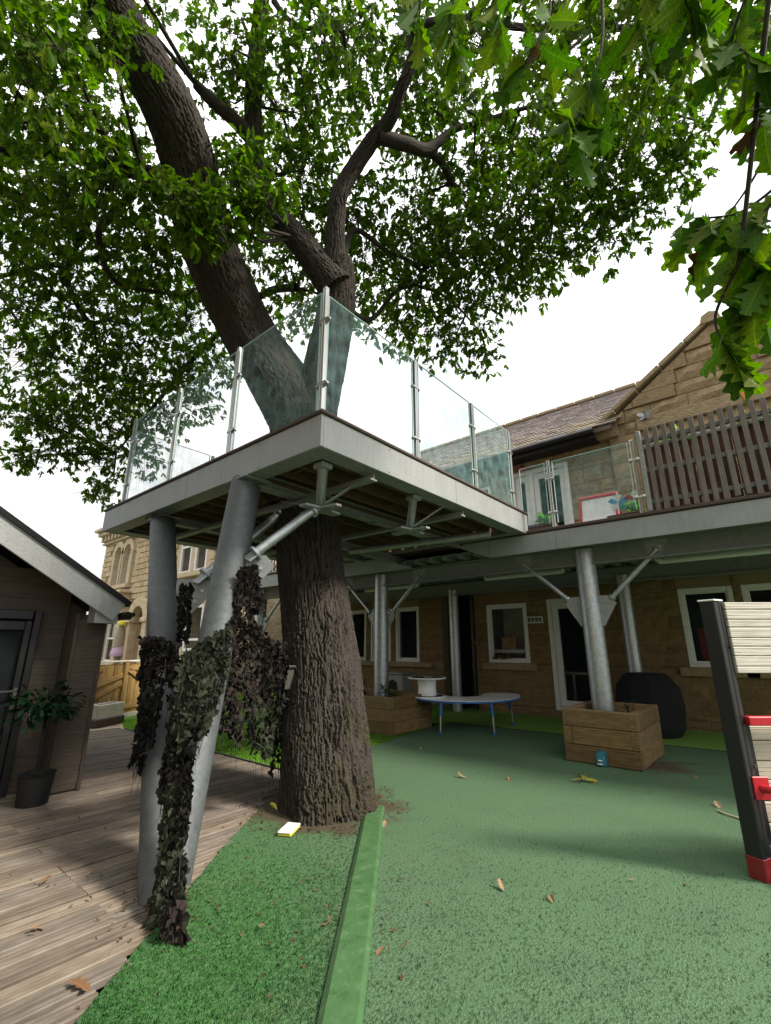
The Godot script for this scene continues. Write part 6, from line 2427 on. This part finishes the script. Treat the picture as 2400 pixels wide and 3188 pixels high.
# ---------- play panel by the right edge ----------
func play_wall() -> void:
	var r := V(.766, 0, -.643)
	var n := V(.643, 0, .766)
	var o := V(-.375, 0, -4.0)
	var bs := Basis(r, Vector3.UP, n)
	var t := thing("play_panel", "timber play panel with black square posts, white caps and red rails", "play equipment", o)
	var tb := bs * Basis(Vector3.UP, deg_to_rad(28))
	for k in 2:
		var c: Vector3 = o + r * (k * 1.5)
		var b := MB.new()
		for s in [-1, 1]:
			b.box(c + tb * V(s * .0265, .855, 0), V(.049, 1.59, .10), .006, tb)
		b.box(c + V(0, .855, 0), V(.02, 1.58, .09), 0, tb)
		obj("post", b, M.black, t)
		var cp := MB.new()
		cp.box(c + V(0, 1.657, 0), V(.112, .012, .112), .003, tb)
		obj("post_cap", cp, M.white_hard, t)
		var ft := MB.new()
		ft.box(c + V(0, .06, 0), V(.108, .13, .106), .008, tb)
		obj("post_shoe", ft, M.dark_red, t)
		for s in [[.62], [1.35]]:
			var bl := MB.new()
			bl.cyl(c + tb * V(.031, s[0], .06), c + tb * V(.031, s[0], .068), .012, .012, 8)
			obj("bolt", bl, M.dark_steel, t)
	var y := 1.645
	for h in [.050, .068, .052, .07, .056, .062, .066, .045]:
		piece("plank", box_mesh(V(1.4, h - .004, .04), .004, int(h * 1000) % 3), M.pale_wood, t, o + r * .77 + V(0, y - h / 2, 0) + n * .02, bs)
		y -= h
	y = .845
	for h in [.09, .12, .11, .12, .12, .12]:
		piece("plank", box_mesh(V(1.4, h - .005, .04), .005, int(h * 1000) % 3), tinted(M.pale_wood, .85, .84, .78), t, o + r * .80 + V(0, y - h / 2, 0) - n * .05, bs)
		y -= h
	var st := MB.new()
	st.box(o + r * .075 + V(0, .52, 0) - n * .03, V(.04, .68, .09), .004, bs)
	obj("batten", st, M.black, t)
	var rb := MB.new()
	rb.box(o + r * .77 + V(0, .885, 0) + n * .04, V(1.42, .055, .055), .006, bs)
	obj("rail", rb, M.red, t)
	var hp := MB.new()
	hp.box(o + r * .06 + V(0, .50, 0) + n * .055, V(.10, .13, .015), .004, bs)
	hp.tube(curve([o + r * .06 + V(0, .5, 0) + n * .06, o + r * .12 + V(0, .5, 0) + n * .14, o + r * .32 + V(0, .47, 0) + n * .18, o + r * .9 + V(0, .46, 0) + n * .18], 5), [.022, .022, .022, .022, .022, .022, .022, .022, .022, .022, .022, .022, .022, .022, .022, .022], 12)
	obj("grab_handle", hp, M.red, t)
	var lr := MB.new()
	lr.box(o + r * .77 + V(0, .33, 0) + n * .03, V(1.3, .05, .05), .006, bs)
	obj("rail", lr, M.red, t)
	# black rubber tyre against it
	var ty := thing("rubber_tyre", "black rubber tyre lying against the foot of the play panel", "tyre", o + r * .5 + n * .28)
	var tt := MB.new()
	var ring := []
	for k in 10:
		var a := TAU * k / 9.0
		ring.append(Vector2(.27 + cos(a) * .085, .12 + sin(a) * .1))
	tt.lathe(o + r * .46 + n * .26, ring, 28)
	obj("tread", tt, M.black_matt, ty)

# ---------- leaves and things on the ground ----------
func litter() -> void:
	var meshes := []
	for k in 5:
		meshes.append(oak_leaf(.12, .075, 14, 4.0, [.35, -.2, .5, .1, .4][k], [.5, -.4, .2, .7, -.2][k]))
	var cols := [[.40, .24, .14], [.48, .30, .20], [.30, .16, .09], [.55, .42, .30]]
	var spots := [
		[-4.14, -5.65, .8, 3, "pale fallen leaf nearest the white table"],
		[-2.88, -4.77, 1.1, 1, "larger of two tan fallen leaves lying together on the rubber beyond the trunk"],
		[-2.54, -5.06, .9, 0, "orange-brown fallen leaf right of the larger tan leaf beyond the trunk"],
		[-1.02, -6.43, .8, 0, "reddish fallen leaf between sleeper planter and play panel"],
		[-1.28, -5.49, .45, 3, "tiny pale leaf scrap in front of the sleeper planter"],
		[-.76, -5.46, 1.25, 3, "big pale curled leaf beside the twig near the play panel"],
		[-1.5, -2.84, .75, 1, "pinkish leaf left of the pair in the middle of the rubber surface"],
		[-1.28, -2.95, .7, 0, "orange leaf right of the pair in the middle of the rubber surface"],
		[-.71, -3.58, .55, 1, "small pink leaf nearest the play panel's post"],
		[-.99, -3.43, .4, 3, "tiny cream leaf scrap midway to the play panel"],
		[-1.69, -2.0, .65, 0, "orange leaf lying just right of the green beam's near end"],
		[-1.62, -2.05, .4, 2, "small dark leaf beside the orange leaf by the beam"],
		[-2.54, -.98, 1.15, 2, "big brown curled oak leaf on the nearest decking boards"],
		[-3.1, -.98, .9, 1, "tan and dark curled leaf further along the near decking"],
		[-3.61, -1.16, .8, 2, "dark rotted leaf on the decking towards the playhouse"],
		[-2.70, -3.22, 1.0, 1, "pale pink leaf at the far end of the green beam"],
		[-2.05, -1.94, .5, 0, "small orange leaf on the fresh turf left of the beam"],
		[-2.25, -1.75, .45, 2, "small brown leaf on the turf between net and beam"],
		[-1.95, -1.62, .5, 2, "dark leaf crumb at the bottom of the fresh turf strip"],
		[-4.45, -1.45, .5, 0, "small red-brown leaf on the decking before the playhouse corner"],
		[-3.35, -1.55, .45, 2, "small red leaf on the boards left of the leaning posts"]]
	var k := 0
	for s in spots:
		var m: StandardMaterial3D = tinted(M.dry, cols[s[3]][0], cols[s[3]][1], cols[s[3]][2])
		var p := MeshInstance3D.new()
		p.name = numbered("fallen_leaf")
		p.mesh = meshes[k % 5]
		p.material_override = m
		add_child(p, true)
		p.transform = Transform3D(frame_of(V(rnd(-1, 1), rnd(-.1, .1), rnd(-1, 1)), Vector3.UP + any_dir() * .35).scaled_local(Vector3.ONE * s[2] * .78), V(s[0], .018 if k % 5 in [0, 2, 3] else .012, s[1]))
		if k % 5 == 0 or k % 5 == 3:
			p.position.y = .024 * s[2]
		tag(p, s[4], "leaf", "leaves fallen on the ground")
		k += 1
	# crumbs round trunk and posts: nobody could count them
	var at := []
	var tints := []
	for i in 900:
		var a := rnd(0, TAU)
		var c := V(-3.38, 0, -3.2)
		var r := rnd(.46, .66) + .12 * absf(sin(a * 3))
		if i % 9 == 0:
			c = V(-1.5, 0, -6.5)
			r = rnd(0, .4)
		elif i % 6 == 0:
			c = V(-2.75, 0, -1.45)
			r = rnd(.1, .35)
		elif i % 5 == 0:
			c = V(-2.0, 0, -2.0)
			r = rnd(0, .7)
		elif i % 7 == 0:
			c = V(-3.6, 0, -1.2)
			r = rnd(0, 1.6)
		at.append(Transform3D(frame_of(any_dir(), Vector3.UP * 2 + any_dir()).scaled_local(Vector3.ONE * rnd(.08, .28)), c + V(cos(a) * r, rnd(.006, .014), sin(a) * r)))
		var l := rnd(.6, 1.3)
		tints.append(Color(.17 * l, .09 * l, .055 * l))
	scatter("leaf_crumbs", oak_leaf(.12, .08, 6, 2.0, .3, .3), M.dry, at, tints)
	# green sprig with yellow leaf, twig, foam block, leaf on the trunk
	var s := thing("oak_sprig", "fresh yellow-green oak sprig lying on the rubber near the sleeper planter", "sprig", V(-1.89, 0, -5.47))
	var sm := MB.new()
	sm.tube([V(-1.99, .012, -5.4), V(-1.9, .025, -5.46), V(-1.8, .012, -5.54)], [.004, .004, .003], 6)
	obj("stem", sm, plain(.4, .3, .08, .7), s)
	for i in 4:
		piece("leaf", meshes[i], tinted(M.dry, .34 + .1 * i, .42, .06), s, V(-1.9 + .02 * i, .02, -5.46), frame_of(V(cos(i * 1.9), .25, sin(i * 1.9)), Vector3.UP + any_dir() * .3))
	var tw := MB.new()
	tw.tube([V(-.72, .008, -5.25), V(-.66, .012, -5.18), V(-.58, .008, -5.15), V(-.5, .01, -5.08)], [.008, .007, .008, .005], 7)
	solo("fallen_twig", tw, tinted(M.pale_wood, .8, .75, .6), V(-.6, 0, -5.15), "pale bare twig on the rubber beside the big curled leaf", "twig")
	var fb := thing("foam_block", "white foam block with a yellow side lying at the foot of the trunk", "foam block", V(-3.15, 0, -2.62))
	var fx := Basis(Vector3.UP, deg_to_rad(118)) 
	var b1 := MB.new()
	b1.box(V(-3.15, .028, -2.62), V(.19, .014, .11), .006, fx * Basis(Vector3.BACK, .02))
	obj("foam_top", b1, M.white_hard, fb)
	var b2 := MB.new()
	b2.box(V(-3.15, .013, -2.62), V(.183, .017, .103), .004, fx * Basis(Vector3.BACK, .02))
	obj("foam_base", b2, M.yellow, fb)
	var yl := MeshInstance3D.new()
	yl.name = "trunk_leaf"
	yl.mesh = meshes[1]
	yl.material_override = tinted(M.dry, .5, .42, .08)
	add_child(yl, true)
	yl.transform = Transform3D(frame_of(V(-.35, .8, .5), V(.4, .2, .8)).scaled_local(Vector3.ONE * .7), V(-3.36, .10, -2.66))
	tag(yl, "yellow leaf stuck upright against the foot of the trunk", "leaf")
